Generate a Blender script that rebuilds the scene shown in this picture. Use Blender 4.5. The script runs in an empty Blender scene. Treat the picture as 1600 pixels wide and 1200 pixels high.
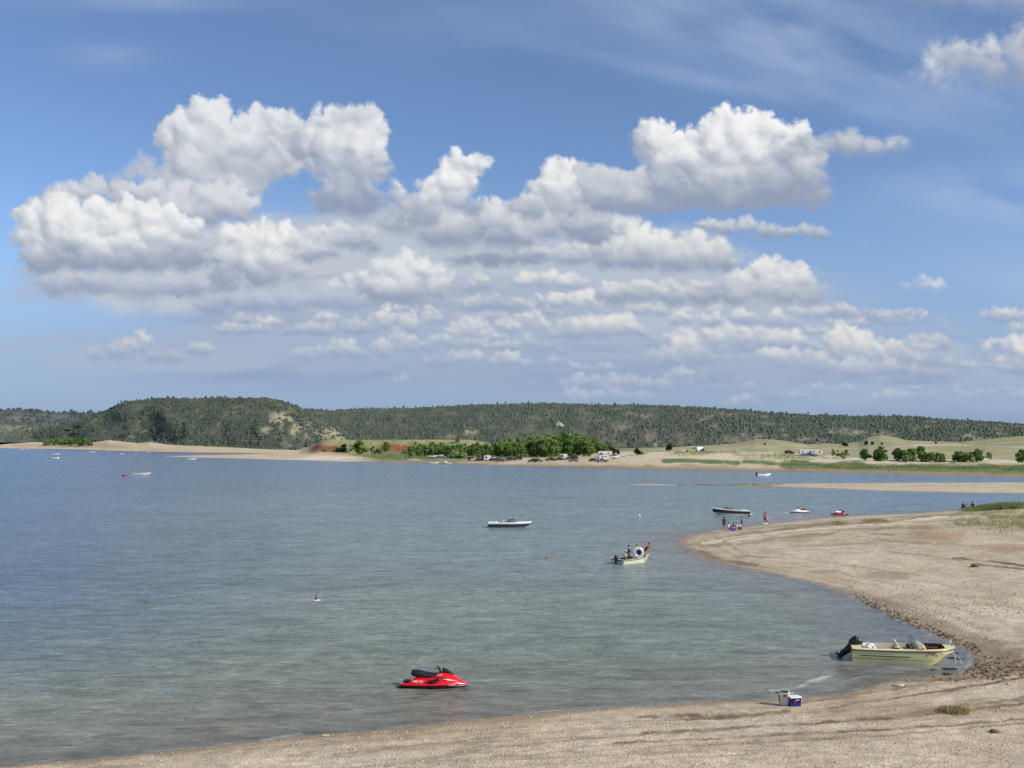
import bpy,bmesh,random
from mathutils import Vector,Matrix
import numpy as np, math
PITCH=math.radians(3.15)
def _hash(ix,iy,seed):
    h=ix.astype(np.uint32)*np.uint32(374761393)+iy.astype(np.uint32)*np.uint32(668265263)+np.uint32((seed*974634777)&0xffffffff)
    h=(h^(h>>np.uint32(13)))*np.uint32(1274126177)
    h=h^(h>>np.uint32(16))
    return (h&np.uint32(0xffff)).astype(np.float32)*np.float32(1/65535.0)
def vnoise(x,y,seed=0):
    x=np.asarray(x,np.float32);y=np.asarray(y,np.float32)
    ix=np.floor(x);iy=np.floor(y);fx=x-ix;fy=y-iy
    ix=ix.astype(np.int32);iy=iy.astype(np.int32)
    fx=fx*fx*fx*(fx*(fx*6-15)+10);fy=fy*fy*fy*(fy*(fy*6-15)+10)
    a=_hash(ix,iy,seed);b=_hash(ix+1,iy,seed);c=_hash(ix,iy+1,seed);d=_hash(ix+1,iy+1,seed)
    return (a+(b-a)*fx)*(1-fy)+(c+(d-c)*fx)*fy
def fbm(x,y,octv=4,seed=0,gain=.5):
    s=0;a=1;t=0;c,sn=.8,.6
    for o in range(octv):
        s=s+a*(vnoise(x,y,seed+o*17)-.5);t+=a;a*=gain
        x,y=(x*c-y*sn)*2.03+5.1,(x*sn+y*c)*2.03-3.7
    return s*2/t
def billow(x,y,octv=4,seed=0,gain=.5):
    s=0;a=1;t=0;c,sn=.8,.6
    for o in range(octv):
        s=s+a*np.abs(vnoise(x,y,seed+o*17)*2-1);t+=a;a*=gain
        x,y=(x*c-y*sn)*2.03+5.1,(x*sn+y*c)*2.03-3.7
    return s/t
def sstep(a,b,x):
    t=np.clip((x-a)/(b-a),0,1);return t*t*(3-2*t)
def blur(a,r):
    if r<1:return a
    for ax in (0,1):
        for _ in range(2):
            p=np.pad(a,[(r+1,r) if i==ax else (0,0) for i in range(2)],mode='edge')
            c=np.cumsum(p,axis=ax,dtype=np.float64)
            n=a.shape[ax]
            if ax==0:a=((c[2*r+1:2*r+1+n]-c[:n])/(2*r+1)).astype(np.float32)
            else:a=((c[:,2*r+1:2*r+1+n]-c[:,:n])/(2*r+1)).astype(np.float32)
    return a
AZ0,AZ1,EL0,EL1=-38.,38.,-1.5,27.
def lin(c):
    c=np.array(c)/255.;return np.where(c<.04045,c/12.92,((c+.055)/1.055)**2.4)
def make_sky(W=2400,H=920):
    rng=np.random.RandomState(7)
    az=np.radians(AZ0+(AZ1-AZ0)*(np.arange(W)+.5)/W)[None,:]
    el=np.radians(EL1-(EL1-EL0)*(np.arange(H)+.5)/H)[:,None]
    dx=np.sin(az)*np.cos(el);dy=np.cos(az)*np.cos(el);dz=np.sin(el)+0*az
    ct,st=math.cos(PITCH),math.sin(PITCH)
    f=dy*ct+dz*st;u=-dy*st+dz*ct
    X=(800+1600*dx/f).astype(np.float32);Y=(600-1600*u/f).astype(np.float32)
    RGB=np.empty((H,W,3),np.float32);RGB[:]=lin((205,210,218));A=np.zeros((H,W),np.float32)
    HZ=lin((150,172,203))
    # warp fields shared by all clouds
    w1=fbm(X/46,Y/46,6,1,.6);w2=fbm(X/46,Y/46,6,2,.6)
    d1=billow(X/26,Y/24,5,3,.58);big=fbm(X/150,Y/90,4,4)
    pat=fbm(X/95+w1*.5,Y/55+w2*.5,4,71)+.12
    fine=fbm(X/9,Y/8,3,9,.6)
    L=np.array([.30,.62,.72]);L/=np.linalg.norm(L)
    def over(sl,col,a):
        nonlocal RGB,A
        r=RGB[sl];aa=A[sl]
        na=a+aa*(1-a)
        RGB[sl]=(col*a[...,None]+r*(aa*(1-a))[...,None]+1e-4*r)/(na+1e-4)[...,None]
        A[sl]=na
    def box(cx,cy,rx,ry):
        ci=np.where((X[H//2]>cx-rx)&(X[H//2]<cx+rx))[0];ri=np.where((Y[:,W//2]>cy-ry-20)&(Y[:,W//2]<cy+ry+20))[0]
        return (slice(ri[0],ri[-1]+1),slice(max(ci[0]-20,0),ci[-1]+20))
    def cloud(lumps,base,bright=(240,241,241),mid=(190,197,207),dark=(146,158,182),haze=0.,kids=13,warp=1.,soft=1.,basesoft=15,alpha=1.,flat=.5,top=None,shade=1.,lo=0.):
        P=[]
        for l in lumps:
            cx,cy,r=l[:3];ky=l[3] if len(l)>3 else 1.
            P.append((cx,cy,r,ky,0.))
            for k in range(kids):
                th=rng.uniform(-.35,math.pi+.35);q=rng.uniform(.45,.98)
                rr=r*rng.uniform(.2,.48)
                P.append((cx+math.cos(th)*r*q,cy-math.sin(th)*r*q*ky,rr,max(ky,.8),r*math.sqrt(max(0,1-q*q))*.9-rr*.3))
        x0=min(p[0]-p[2] for p in P)-30;x1=max(p[0]+p[2] for p in P)+30
        y0=min(p[1]-p[2] for p in P)-30;y1=min(max(p[1]+p[2] for p in P)+30,base+60)
        ci=np.where((X[H//2]>x0)&(X[H//2]<x1))[0];ri=np.where((Y[:,W//2]>y0-30)&(Y[:,W//2]<y1+30))[0]
        if len(ci)<2 or len(ri)<2:return
        sl=(slice(ri[0],ri[-1]+1),slice(max(ci[0]-20,0),ci[-1]+20))
        x=X[sl];y=Y[sl];rm=np.mean([l[2] for l in lumps])
        wa=min(.42*rm,17)*warp
        xx=x+w1[sl]*wa;yy=y+w2[sl]*wa
        Hh=np.full(x.shape,-5.,np.float32);C=np.full(x.shape,-40.,np.float32)
        for (cx,cy,r,ky,z) in P:
            d2=(xx-cx)**2+((yy-cy)/ky)**2
            d=np.sqrt(d2)
            h=z+np.sqrt(np.maximum(r*r-d2,0))*.9-np.maximum(d-r,0)*.8
            k=3.+.05*rm
            Hh=np.where(np.abs(Hh-h)<k,np.maximum(Hh,h)+(k-np.abs(Hh-h))**2/(4*k),np.maximum(Hh,h))
            C=np.maximum(C,r-d)
        bb=base+big[sl]*12+w2[sl]*5
        v0=np.clip((bb-y)/max(float(bb.mean())-min(l[1]-l[2] for l in lumps),1),0,1)
        sf=soft*(1+1.3*(1-sstep(.2,.7,v0)))
        C=C-d1[sl]*5.5*warp+2+pat[sl]*rm*.16
        a=sstep(-2.8*sf,7.5*sf,C+fine[sl]*3.4*np.sqrt(sf)+w2[sl]*3*sf)
        a=a*(1-sstep(-basesoft,basesoft,y-bb))*alpha
        Hh=Hh-d1[sl]*(.10*rm+2.)+fine[sl]*.5
        Hs=blur(Hh.astype(np.float32),2)
        Hw=blur(Hh.astype(np.float32),max(3,int(rm*.22)))
        gy,gx=np.gradient(Hs);gy2,gx2=np.gradient(Hw)
        gx=.34*gx+.72*gx2;gy=.34*gy+.72*gy2
        n=1/np.sqrt(gx*gx+gy*gy+1)
        s=(-gx*L[0]+gy*L[1]+L[2])*n
        occ=np.clip((blur(Hh.astype(np.float32),max(4,int(rm*.35)))-Hh)/(rm*.5),0,1)
        tp=top if top is not None else min(l[1]-l[2] for l in lumps)
        v=np.clip((bb-y)/(max(bb.mean()-tp,1)),0,1)
        v=np.clip(v+w1[sl]*.10,0,1)
        t=np.clip(.20+.66*s-.34*occ,0,1)*shade
        t=t*(flat+(1-flat)*sstep(0.,.75,v))+.12*(v-.5)-lo-.36*sstep(-.02,.7,pat[sl])*(1-.5*v)+.03+.10*w1[sl]*v
        # bluish flat base
        bs=1-sstep(.0,.5,v)
        t=t-bs*.26
        t=(.5*(t+np.sqrt(t*t+.035))-.02+.05*w2[sl]*bs).clip(0,1)[...,None]
        b,m,dk=lin(bright),lin(mid),lin(dark)
        col=np.where(t<.5,dk+(m-dk)*(t/.5),m+(b-m)*((t-.5)/.5))
        hz=np.clip(haze,0,1)
        col=col*(1-hz)+HZ*hz
        over(sl,col.astype(np.float32),a.astype(np.float32))
    full=(slice(0,H),slice(0,W))
    # horizon haze
    hz=sstep(330,600,Y)*.74+sstep(560,690,Y)*.20
    over(full,np.broadcast_to(lin((137,158,192)),RGB.shape),np.clip(hz,0,1).astype(np.float32))
    # thin high cirrus
    cs=fbm((X+.9*Y)/240,(Y-.32*X)/70,5,21,.5);cb=fbm(X/300,Y/200,3,23)
    m=np.exp(-(((X-1250)/330)**2+((Y-60-.28*(X-1250))/75)**2))*.8+np.exp(-(((X-1600)/190)**2+((Y-305)/42)**2))*.9+\
      np.exp(-(((X-160)/70)**2+((Y-92)/22)**2))*.42+np.exp(-(((X-250)/200)**2+((Y-2)/16)**2))*.3+np.exp(-(((X-720)/220)**2+((Y-40)/50)**2))*.22+\
      np.exp(-(((X-1580)/160)**2+((Y-440)/60)**2))*.35+np.exp(-(((X-1150)/250)**2+((Y-135-.2*(X-1150))/16)**2))*.35
    ci=np.clip(m*(.62+1.1*cs+.3*cb),0,.62)
    over(full,np.broadcast_to(lin((176,192,220)),RGB.shape),(ci*.85).astype(np.float32))
    # broad grey-blue decks low down
    def fill(cx,cy,rx,ry,col,a,seed):
        sl=box(cx,cy,rx*1.5,ry*1.6);x=X[sl];y=Y[sl]
        q=np.exp(-(((x-cx)/rx)**4+((y-cy)/ry)**4))
        n=fbm(x/85+seed,y/34,6,seed,.55)
        over(sl,np.broadcast_to(lin(col).astype(np.float32),x.shape+(3,)),(sstep(.25,.75,q*(.95+.9*n))*a).astype(np.float32))
    def deck(cx,cy,rx,ry,col,a,seed):
        col=tuple(np.array(col)-4)
        sl=box(cx,cy,rx*1.5,ry*2.6);x=X[sl];y=Y[sl]
        q=np.exp(-(((x-cx)/rx)**4+((y-cy)/ry)**2))
        n=fbm(x/120,y/16,5,seed)
        over(sl,np.broadcast_to(lin(col).astype(np.float32),x.shape+(3,)),(np.clip(q*(.75+1.1*n),0,1)*a).astype(np.float32))
    deck(760,505,560,85,(170,184,207),.95,31)
    deck(1200,560,420,50,(178,190,210),.75,36)
    deck(600,560,420,40,(160,176,204),.8,37)
    deck(200,545,330,30,(172,184,208),.55,32)
    deck(900,585,620,24,(142,162,196),.75,33)
    deck(1480,600,300,40,(176,190,212),.6,34)
    deck(700,440,520,50,(178,189,207),.95,35)
    deck(480,400,330,60,(186,195,210),.9,38)
    deck(1150,470,170,30,(178,190,210),.6,39)
    for q in((190,445,190,34,(173,184,202),0.68,401),(360,410,250,80,(197,204,212),0.72,402),(640,400,220,80,(189,197,208),0.74,403),(860,420,330,80,(187,196,208),0.74,404),(1120,470,200,50,(185,194,207),0.68,405),(640,480,340,52,(173,185,204),0.72,406),(1000,520,380,46,(179,190,207),0.68,407),(620,545,380,40,(165,180,204),0.68,408),(1280,560,260,36,(177,190,208),0.64,409),(980,580,420,26,(157,173,199),0.64,410),(250,560,190,22,(173,185,205),0.48,411),(555,330,60,40,(183,194,208),0.48,412)):fill(*q)
    deck(820,470,420,16,(150,164,190),.6,421)
    deck(560,500,300,12,(150,165,193),.6,422)
    deck(1050,545,380,9,(152,168,196),.55,423)
    far=dict(bright=(236,234,229),mid=(190,196,206),dark=(150,166,194),kids=9,basesoft=6,warp=.75,soft=1.0)
    def row(pts,base,**k):
        kk=dict(far);kk.update(k);cloud(pts,base,**kk)
    row([(1150,628,9),(1165,622,10),(1180,630,9),(1135,634,7)],640,haze=.25)
    row([(620,596,12,.5),(830,600,10,.5),(900,590,10,.6),(630,592,8)],606,haze=.55,alpha=.6)
    for i in range(70):
        cx=rng.uniform(380,1720);cy=rng.uniform(490,625) if cx>900 else rng.uniform(480,575)
        r=rng.uniform(8,20)
        n=rng.randint(3,8);b=cy+r*.5
        row([(cx+(j-n/2)*r*1.3+rng.uniform(-4,4),cy+rng.uniform(-.3,.3)*r,r*rng.uniform(.6,1.1),.75) for j in range(n)],b,haze=float(np.clip((cy-480)/240,.12,.6)),alpha=.85,lo=.04)
    row([(150,556,14,.7),(185,552,18,.8),(200,545,17),(222,530,15),(226,540,14),(240,560,14,.6),(275,562,16,.5),(310,548,22,.5)],574,haze=.15,alpha=.85,basesoft=9)
    row([(480,558,20,.6),(530,545,24,.6),(560,555,20,.6),(600,548,22,.7),(625,520,16),(640,535,18)],568,haze=.25)
    row([(560,512,26,.6),(600,500,24,.7),(640,505,26,.7),(500,520,22,.5)],528,haze=.15)
    row([(735,512,20),(750,520,20,.7),(775,528,16,.6),(715,520,16)],545,haze=.2)
    row([(820,500,15,.8),(835,498,13),(850,508,14,.6),(800,512,14,.6),(828,532,18,.7),(850,540,20,.7),(880,550,14,.6)],556,haze=.12,bright=(238,234,226))
    row([(1050,560,20),(1068,535,22),(1085,548,22),(1100,560,18),(1030,565,16)],572,haze=.15)
    row([(1110,530,22),(1135,522,20),(1160,528,24,.8),(1200,530,26,.8),(1240,535,24,.8),(1265,545,18,.7)],555,haze=.12)
    row([(1220,560,30,.5),(1280,568,34,.5),(1340,575,34,.5),(1400,575,36,.5),(1460,585,34,.5)],598,haze=.32)
    row([(1305,540,22),(1320,532,24),(1345,540,24),(1365,552,18),(1395,548,16),(1415,560,18,.8),(1450,568,18,.7),(1475,570,15,.6)],578,haze=.05,bright=(238,236,230))
    row([(1540,545,10),(1560,565,14,.7),(1580,545,16),(1600,550,26),(1640,548,30),(1590,575,26,.6)],588,haze=.1)
    row([(1590,515,16,.6),(1610,512,16,.7)],524,haze=.1,alpha=.8)
    row([(940,515,36,.5),(970,512,34,.55),(900,516,32,.5),(860,520,26,.5),(1000,520,18,.6)],540,haze=0.08,flat=.7)
    row([(1060,500,20,.6),(1110,502,22,.6),(1160,500,24,.6),(1210,503,26,.6),(1240,508,16,.6)],516,haze=.12)
    row([(745,478,26,.6),(770,472,20,.7),(800,476,22,.6),(845,470,14),(870,468,20,.8),(905,470,24,.8),(925,478,16,.7)],494,haze=.05)
    row([(742,440,12),(755,445,16,.8),(735,452,16,.7)],460,haze=0)
    row([(820,441,22,.5),(850,438,24,.5),(885,440,22,.5),(905,446,16,.5)],454,haze=0.02,flat=.75)
    big_=dict(kids=15)
    # right hand rows
    cloud([(960,462,24,.7),(1000,458,28,.7),(1050,462,30,.7),(1100,460,30,.8),(1150,455,32,.8),(1190,440,30),(1215,428,24),(1240,445,30),(1262,462,22),(1225,462,28,.8)],488,bright=(238,238,236),**big_)
    cloud([(560,440,30,.7),(600,428,30,.8),(640,430,30),(660,418,18),(680,440,26),(610,455,40,.6),(530,455,30,.6),(690,455,20,.8)],478,bright=(238,239,238),haze=.0,lo=-.04,**big_)
    cloud([(330,480,30,.5),(390,470,44,.5),(450,468,44,.5),(500,470,40,.5),(545,472,30,.5)],496,bright=(196,202,214),mid=(178,188,206),dark=(152,166,194),kids=10,haze=.05)
    cloud([(90,446,38,.5),(150,446,44,.5),(210,448,50,.5),(280,445,46,.5),(340,442,40,.5)],470,bright=(205,210,218),mid=(184,192,208),dark=(154,166,190),kids=10)
    # F6 centre-left bright
    cloud([(415,362,24),(395,385,34),(360,400,38),(435,385,34),(410,420,44,.8),(350,432,30,.7),(462,400,24),(460,425,24,.7)],452,bright=(243,243,241),lo=-.05,**big_)
    cloud([(470,378,24,.8),(500,372,24),(530,366,24),(560,372,26,.8),(580,385,18,.8),(490,395,30,.7)],412,bright=(234,236,238),lo=.0,**big_)
    # F3 mid
    cloud([(720,402,26,.6),(770,402,30,.55),(830,400,34,.55),(890,400,36,.6),(945,398,36,.7),(975,365,28),(985,385,38),(1010,392,36),(1045,402,30),(1078,385,20),(1090,395,30),(1115,400,28),(1138,415,18,.8),(1060,410,34,.6)],434,top=345,bright=(240,240,236),**big_)
    # F2
    cloud([(640,345,36,.8),(690,355,40,.7),(740,350,42,.7),(790,345,42,.8),(850,335,46,.8),(910,345,44,.7),(930,365,34,.6),(700,375,50,.5),(800,375,50,.4)],392,top=290,bright=(232,234,236),lo=.0,**big_)
    cloud([(625,305,17),(640,318,26),(672,300,26),(705,275,22),(722,260,22),(742,256,20),(728,285,20),(705,305,32),(740,325,22,.8),(660,330,34)],362,bright=(246,246,245),lo=-.05,**big_)
    cloud([(885,270,20),(868,282,26),(895,283,25),(852,302,26),(885,310,36),(915,300,22),(830,325,30,.7)],362,bright=(244,244,243),lo=-.02,**big_)
    # F1b
    cloud([(1100,352,18,.6),(1130,356,22,.6),(1165,352,16,.9),(1195,362,24,.6),(1225,366,18,.6),(1262,364,16,.7),(1280,368,15,.6)],378,bright=(216,218,222),kids=9)
    # F1
    cloud([(935,290,34),(965,300,34),(995,300,34),(950,318,30,.7),(1010,325,50,.5)],336,bright=(214,218,224),lo=.05,**big_)
    cloud([(1012,206,18),(1040,205,18),(1022,230,34),(1050,250,40),(1082,222,24),(1110,210,24),(1135,196,27),(1165,198,25),(1192,198,23),(1220,205,22),(1248,200,18),(1140,240,52),(1200,245,50),(1090,270,44),(1250,240,32),(1262,275,30),(1235,285,44),(1180,290,54,.8),(1120,300,54,.7),(1060,300,44,.8),(1282,305,22),(1270,315,26,.8)],336,bright=(248,248,247),lo=-.06,**big_)
    cloud([(1225,212,12,.6),(1255,222,22,.6),(1290,226,24,.7),(1330,226,28,.7),(1370,230,26,.7),(1392,226,18),(1410,224,12,.8)],262,bright=(206,210,218),mid=(182,190,202),dark=(156,166,184),soft=2.2,basesoft=14,kids=9,lo=.05)
    cloud([(1168,270,10,.7),(1182,272,12,.6),(1120,272,7,.8)],282,bright=(200,206,214),mid=(188,194,202),dark=(170,178,192),soft=3,alpha=.55,kids=4)
    # F4 left top arch
    cloud([(205,272,18),(225,262,18),(240,275,20),(185,285,20)],310,bright=(196,200,210),mid=(180,188,202),dark=(160,172,194),soft=1.8,alpha=.9,kids=9)
    cloud([(318,178,27),(342,166,16),(300,188,24),(280,205,28),(268,218,24),(320,215,46),(375,198,30),(410,200,30),(450,208,34),(310,262,50),(370,250,50),(415,245,44),(460,235,34),(300,300,46,.8),(350,310,50,.7),(390,280,34)],352,basesoft=16,bright=(240,241,242),lo=.0,**big_)
    cloud([(500,195,25),(520,184,18),(545,200,30),(572,190,20),(590,188,16),(590,210,20),(480,225,30),(540,235,46),(580,245,30),(495,255,24),(545,275,44),(590,270,22),(520,305,34),(560,310,36)],352,basesoft=18,bright=(240,241,242),lo=.02,**big_)
    # F5 left
    cloud([(150,290,14),(140,300,18),(175,300,18,.8),(110,308,20),(90,318,24),(60,340,26),(200,310,34,.8),(260,330,50,.8),(320,322,44,.8),(370,318,30,.9),(380,330,24)],372,top=290,bright=(226,229,233),lo=.07,**big_)
    cloud([(55,352,32),(90,345,34),(45,375,30),(100,370,44),(150,355,36),(205,355,40),(250,352,38),(285,362,30),(75,405,36,.8),(130,395,44,.8),(190,395,46,.8),(240,392,46,.8),(290,400,34,.8),(20,375,16)],432,top=320,bright=(247,247,245),lo=-.04,**big_)
    # top right
    cloud([(1455,100,20),(1470,84,15),(1442,115,20),(1462,120,24),(1480,130,20)],152,basesoft=14,bright=(222,224,230),mid=(190,198,212),dark=(160,172,196),soft=2.4,kids=9)
    cloud([(1490,100,26),(1500,85,28),(1530,90,32),(1550,70,20),(1580,70,24),(1600,80,32),(1640,80,40),(1560,105,36),(1610,110,36)],150,basesoft=16,bright=(216,219,226),mid=(176,184,200),dark=(148,160,184),soft=2.2,kids=11,lo=.04)
    cloud([(1430,-5,30,.5),(1480,0,36,.5),(1540,4,40,.5),(1600,4,50,.5),(1680,0,60,.6)],34,basesoft=18,bright=(196,202,214),mid=(172,182,202),dark=(148,162,190),soft=5,kids=8,alpha=.8)
    cloud([(1420,448,15,.6),(1440,445,16,.7),(1460,448,15,.6)],462,bright=(220,224,230),mid=(192,200,214),dark=(170,182,204),soft=2,kids=8)
    cloud([(1468,500,10),(1474,508,10,.8)],520,bright=(190,198,214),mid=(178,188,208),dark=(160,176,204),soft=3,alpha=.6,kids=5)
    cloud([(1352,382,6),(1358,390,5)],400,bright=(180,192,214),mid=(170,184,210),dark=(160,176,204),soft=3,alpha=.4,kids=4)
    return RGB,A
# ---------------------------------------------------------------- camera model (metres; camera at (0,0,CAMH), looking +Y)
CAMH=11.0
CT,ST=math.cos(PITCH),math.sin(PITCH)
def ray(px,py):
    X=(px-800)/1600.;U=(600-py)/1600.
    return X,CT-U*ST,ST+U*CT
def gnd(px,py,z=0.):
    X,Yy,Z=ray(px,py);t=(z-CAMH)/Z
    return (X*t,Yy*t)
def project(x,y,z):
    f=np.maximum(y*CT+(z-CAMH)*ST,1e-3);u=-y*ST+(z-CAMH)*CT
    return 800+1600*x/f,600-1600*u/f
def pos_at(px,py,Y):
    X,Yy,Z=ray(px,py);t=Y/Yy
    return (X*t,Y,CAMH+Z*t)
# ---------------------------------------------------------------- shorelines
NEAR=[(0,1198),(50,1193),(100,1189),(200,1180),(300,1169),(400,1158),(430,1153),(500,1148),(620,1138),(700,1128),(800,1118),(880,1111),(960,1105),(1040,1101),(1100,1096),(1180,1094),(1250,1090),(1310,1085),(1350,1076),(1380,1066),(1420,1060),(1470,1055),(1505,1049),(1519,1040),(1522,1030),(1514,1018),(1490,1006),(1460,992),(1420,976),(1385,958),(1335,936),(1290,917),(1240,904),(1180,892),(1120,879),(1085,866),(1062,852),(1054,844),(1072,837),(1110,829),(1160,823),(1210,817),(1280,810),(1350,805),(1430,802),(1500,797),(1560,791),(1620,787),(1800,777),(2200,764)]
PN=np.array([gnd(*p) for p in NEAR]+[(420,190),(600,100),(600,-400),(-500,-400),(-400,-60),(-120,-5),(-60,16),(-34,29)])
BAR=[(962,757),(1010,756.3),(1060,757.2),(1120,757),(1200,756.7),(1240,755.8),(1400,754.6),(1600,754),(2200,752),(2300,790),(1800,774),(1600,771),(1500,770),(1400,768),(1340,765.5),(1280,763),(1230,761.3),(1180,760),(1120,758.8),(1060,759.2),(1000,758.6)]
PB=np.array([gnd(*p) for p in BAR])
FAR=[(-900,699.6),(0,700.2),(60,701),(120,702),(200,704.5),(300,706.5),(400,708),(466,709.3),(400,710.8),(330,711.6),(290,712.3),(253,713),(290,714.2),(330,715.4),(400,717),(440,718.5),(480,719),(540,721),(600,722),(680,724),(760,727),(800,728),(850,729.3),(950,732),(1050,734.5),(1150,736),(1200,736.7),(1300,738.7),(1400,742),(1500,744),(1600,746.5),(2000,752),(2600,760)]
PF=np.array([gnd(*p) for p in FAR]+[(9000,200),(12000,12000),(-12000,12000),(-9000,1500)])
def sdist(P,x,y):
    n=len(P);best=np.full(x.shape,1e18);ins=np.zeros(x.shape,bool)
    for i in range(n):
        ax,ay=P[i];bx,by=P[(i+1)%n]
        ex,ey=bx-ax,by-ay
        t=np.clip(((x-ax)*ex+(y-ay)*ey)/(ex*ex+ey*ey),0,1)
        best=np.minimum(best,(x-ax-t*ex)**2+(y-ay-t*ey)**2)
        c=((ay>y)!=(by>y))
        if by!=ay:
            ins^=c&(x<(bx-ax)*(y-ay)/(by-ay)+ax)
    d=np.sqrt(best)
    return np.where(ins,d,-d)
def itp(tab,x):
    a=np.array(tab,float);return np.interp(x,a[:,0],a[:,1])
CREST=[(700,700),(900,701),(980,700),(1050,699),(1100,696),(1140,694),(1165,689),(1180,686),(1200,686),(1220,688),(1260,694),(1285,692),(1310,693),(1340,690),(1355,683),(1375,680),(1395,683),(1415,688),(1450,690),(1500,691),(1540,686),(1600,682),(1700,678),(2200,672)]
DUNE=[(-900,688),(0,689),(60,690),(110,692),(150,690),(170,687),(190,689),(215,692),(235,690),(262,694),(300,696),(330,697),(370,699),(400,701),(470,703),(520,704)]
def near_h(x,y,s):
    r=np.hypot(x,y)
    wob=.22*fbm(x/9,y/9,3,41)
    z=1.25*(1-np.exp(-np.maximum(s,0)*.058/1.25))
    z=z*(1+wob)
    ru=np.clip(s/3,0,1)
    z=z+ru*(.07*fbm(x/2.2,y/2.2,3,42)+.012*fbm(x/.5,y/.5,2,43))
    z=z+8.0*np.clip(1-r/20.,0,1)
    under=np.maximum(s*.075,-2.6)
    return np.where(s>0,z,under)
def bar_h(x,y,s):
    z=.5*(1-np.exp(-np.maximum(s,0)*.12))+.05*fbm(x/3,y/3,2,44)*np.clip(s/2,0,1)
    return np.where(s>0,z,np.maximum(s*.07,-2.6))
def far_h(x,y,s):
    px=800+1600*x/np.maximum(y,1)
    Y=y
    z=np.where(s>0,2.*(1-np.exp(-np.maximum(s,0)*.045/2.)),np.maximum(s*.05,-2.6))
    # mesa with the red cuts
    m=sstep(468,520,px+14*fbm(Y/30,px/30,2,51))*(1-sstep(730,820,px))*sstep(690,735,Y+10*fbm(px/38,Y/60,2,52))*(1-sstep(1000,1080,Y))
    z=z+9.2*m
    # meadow and grass hills on the right
    cy=itp(CREST,px);Yc=np.interp(px,[1200,1345],[820.,760.]);zc=CAMH+(688-cy)/1600*Yc
    w=sstep(820,1010,px)
    mz=CAMH+(688-(cy*.45+704*.55))/1600*600
    g=np.interp(Y,[0,1],[0,0])
    t1=np.clip((Y-430)/170,0,1);t2=sstep(600,1,0)*0+np.clip((Y-600)/(Yc-600),0,1);t2=t2*t2*(3-2*t2)
    gz=2.+(mz-2.)*t1+(zc-mz)*t2
    gz=np.where(Y>Yc,zc-(Y-Yc)*.03,gz)
    gz=gz+(.55*fbm(x/40,y/40,4,53))*np.clip((Y-400)/100,0,1)
    z=z+w*np.maximum(gz-2.,0)*np.clip(s/30,0,1)
    # dunes at the foot of the left hill
    dy=itp(DUNE,px);Yd=np.interp(px,[0,200,300,470],[1620,1260,1130,960])
    zd=np.maximum(CAMH+(688-dy)/1600*Yd,2.2)
    wl=1-sstep(455,500,px)
    td=np.clip((Y-(Yd*.87))/(Yd*.13),0,1);td=td*td*(3-2*td)
    z=z+wl*(zd-2.)*td*np.clip(s/25,0,1)
    # low sandy swell on the end of the spit
    z=z+1.6*np.exp(-((px-500)/55)**2-((Y-610)/40)**2)*np.clip(s/12,0,1)
    # pale terraces
    z=z+np.clip(s/20,0,1)*.35*fbm(x/25,y/12,3,54)
    return z
def heights(x,y,full=False):
    x=np.asarray(x,float);y=np.asarray(y,float)
    sn=np.full(x.shape,-99.);sb=np.full(x.shape,-99.);sf=np.full(x.shape,-99.)
    r=np.hypot(x,y)
    k=(r<420)|(y<0);
    if k.any():sn[k]=sdist(PN,x[k],y[k])
    k=(y>150)&(y<330)&(x>0)
    if k.any():sb[k]=sdist(PB,x[k],y[k])
    k=(y>240)|(x<-300)
    if k.any():sf[k]=sdist(PF,x[k],y[k])
    z=np.full(x.shape,-2.6)
    k=sn>-98;z[k]=np.maximum(z[k],near_h(x[k],y[k],sn[k]))
    k=sb>-98;z[k]=np.maximum(z[k],bar_h(x[k],y[k],sb[k]))
    k=sf>-98;z[k]=np.maximum(z[k],far_h(x[k],y[k],sf[k]))
    return (z,sn,sb,sf) if full else z
def hit(px,py,lo=20,hi=2500):
    """point of the terrain (or water) that this direction meets"""
    X,Yy,Z=ray(px,py)
    t=np.geomspace(lo,hi,1500)
    h=np.maximum(heights(X*t,Yy*t),0)
    d=CAMH+Z*t-h
    i=int(np.argmax(d<0))
    if d[i]>=0:i=len(t)-1
    a,b=t[i-1],t[i];da,db=d[i-1],d[i]
    q=a+(b-a)*da/(da-db) if da!=db else a
    x,y=X*q,Yy*q
    return (float(x),float(y),float(max(heights(np.array([x]),np.array([y]))[0],0)))
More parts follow.
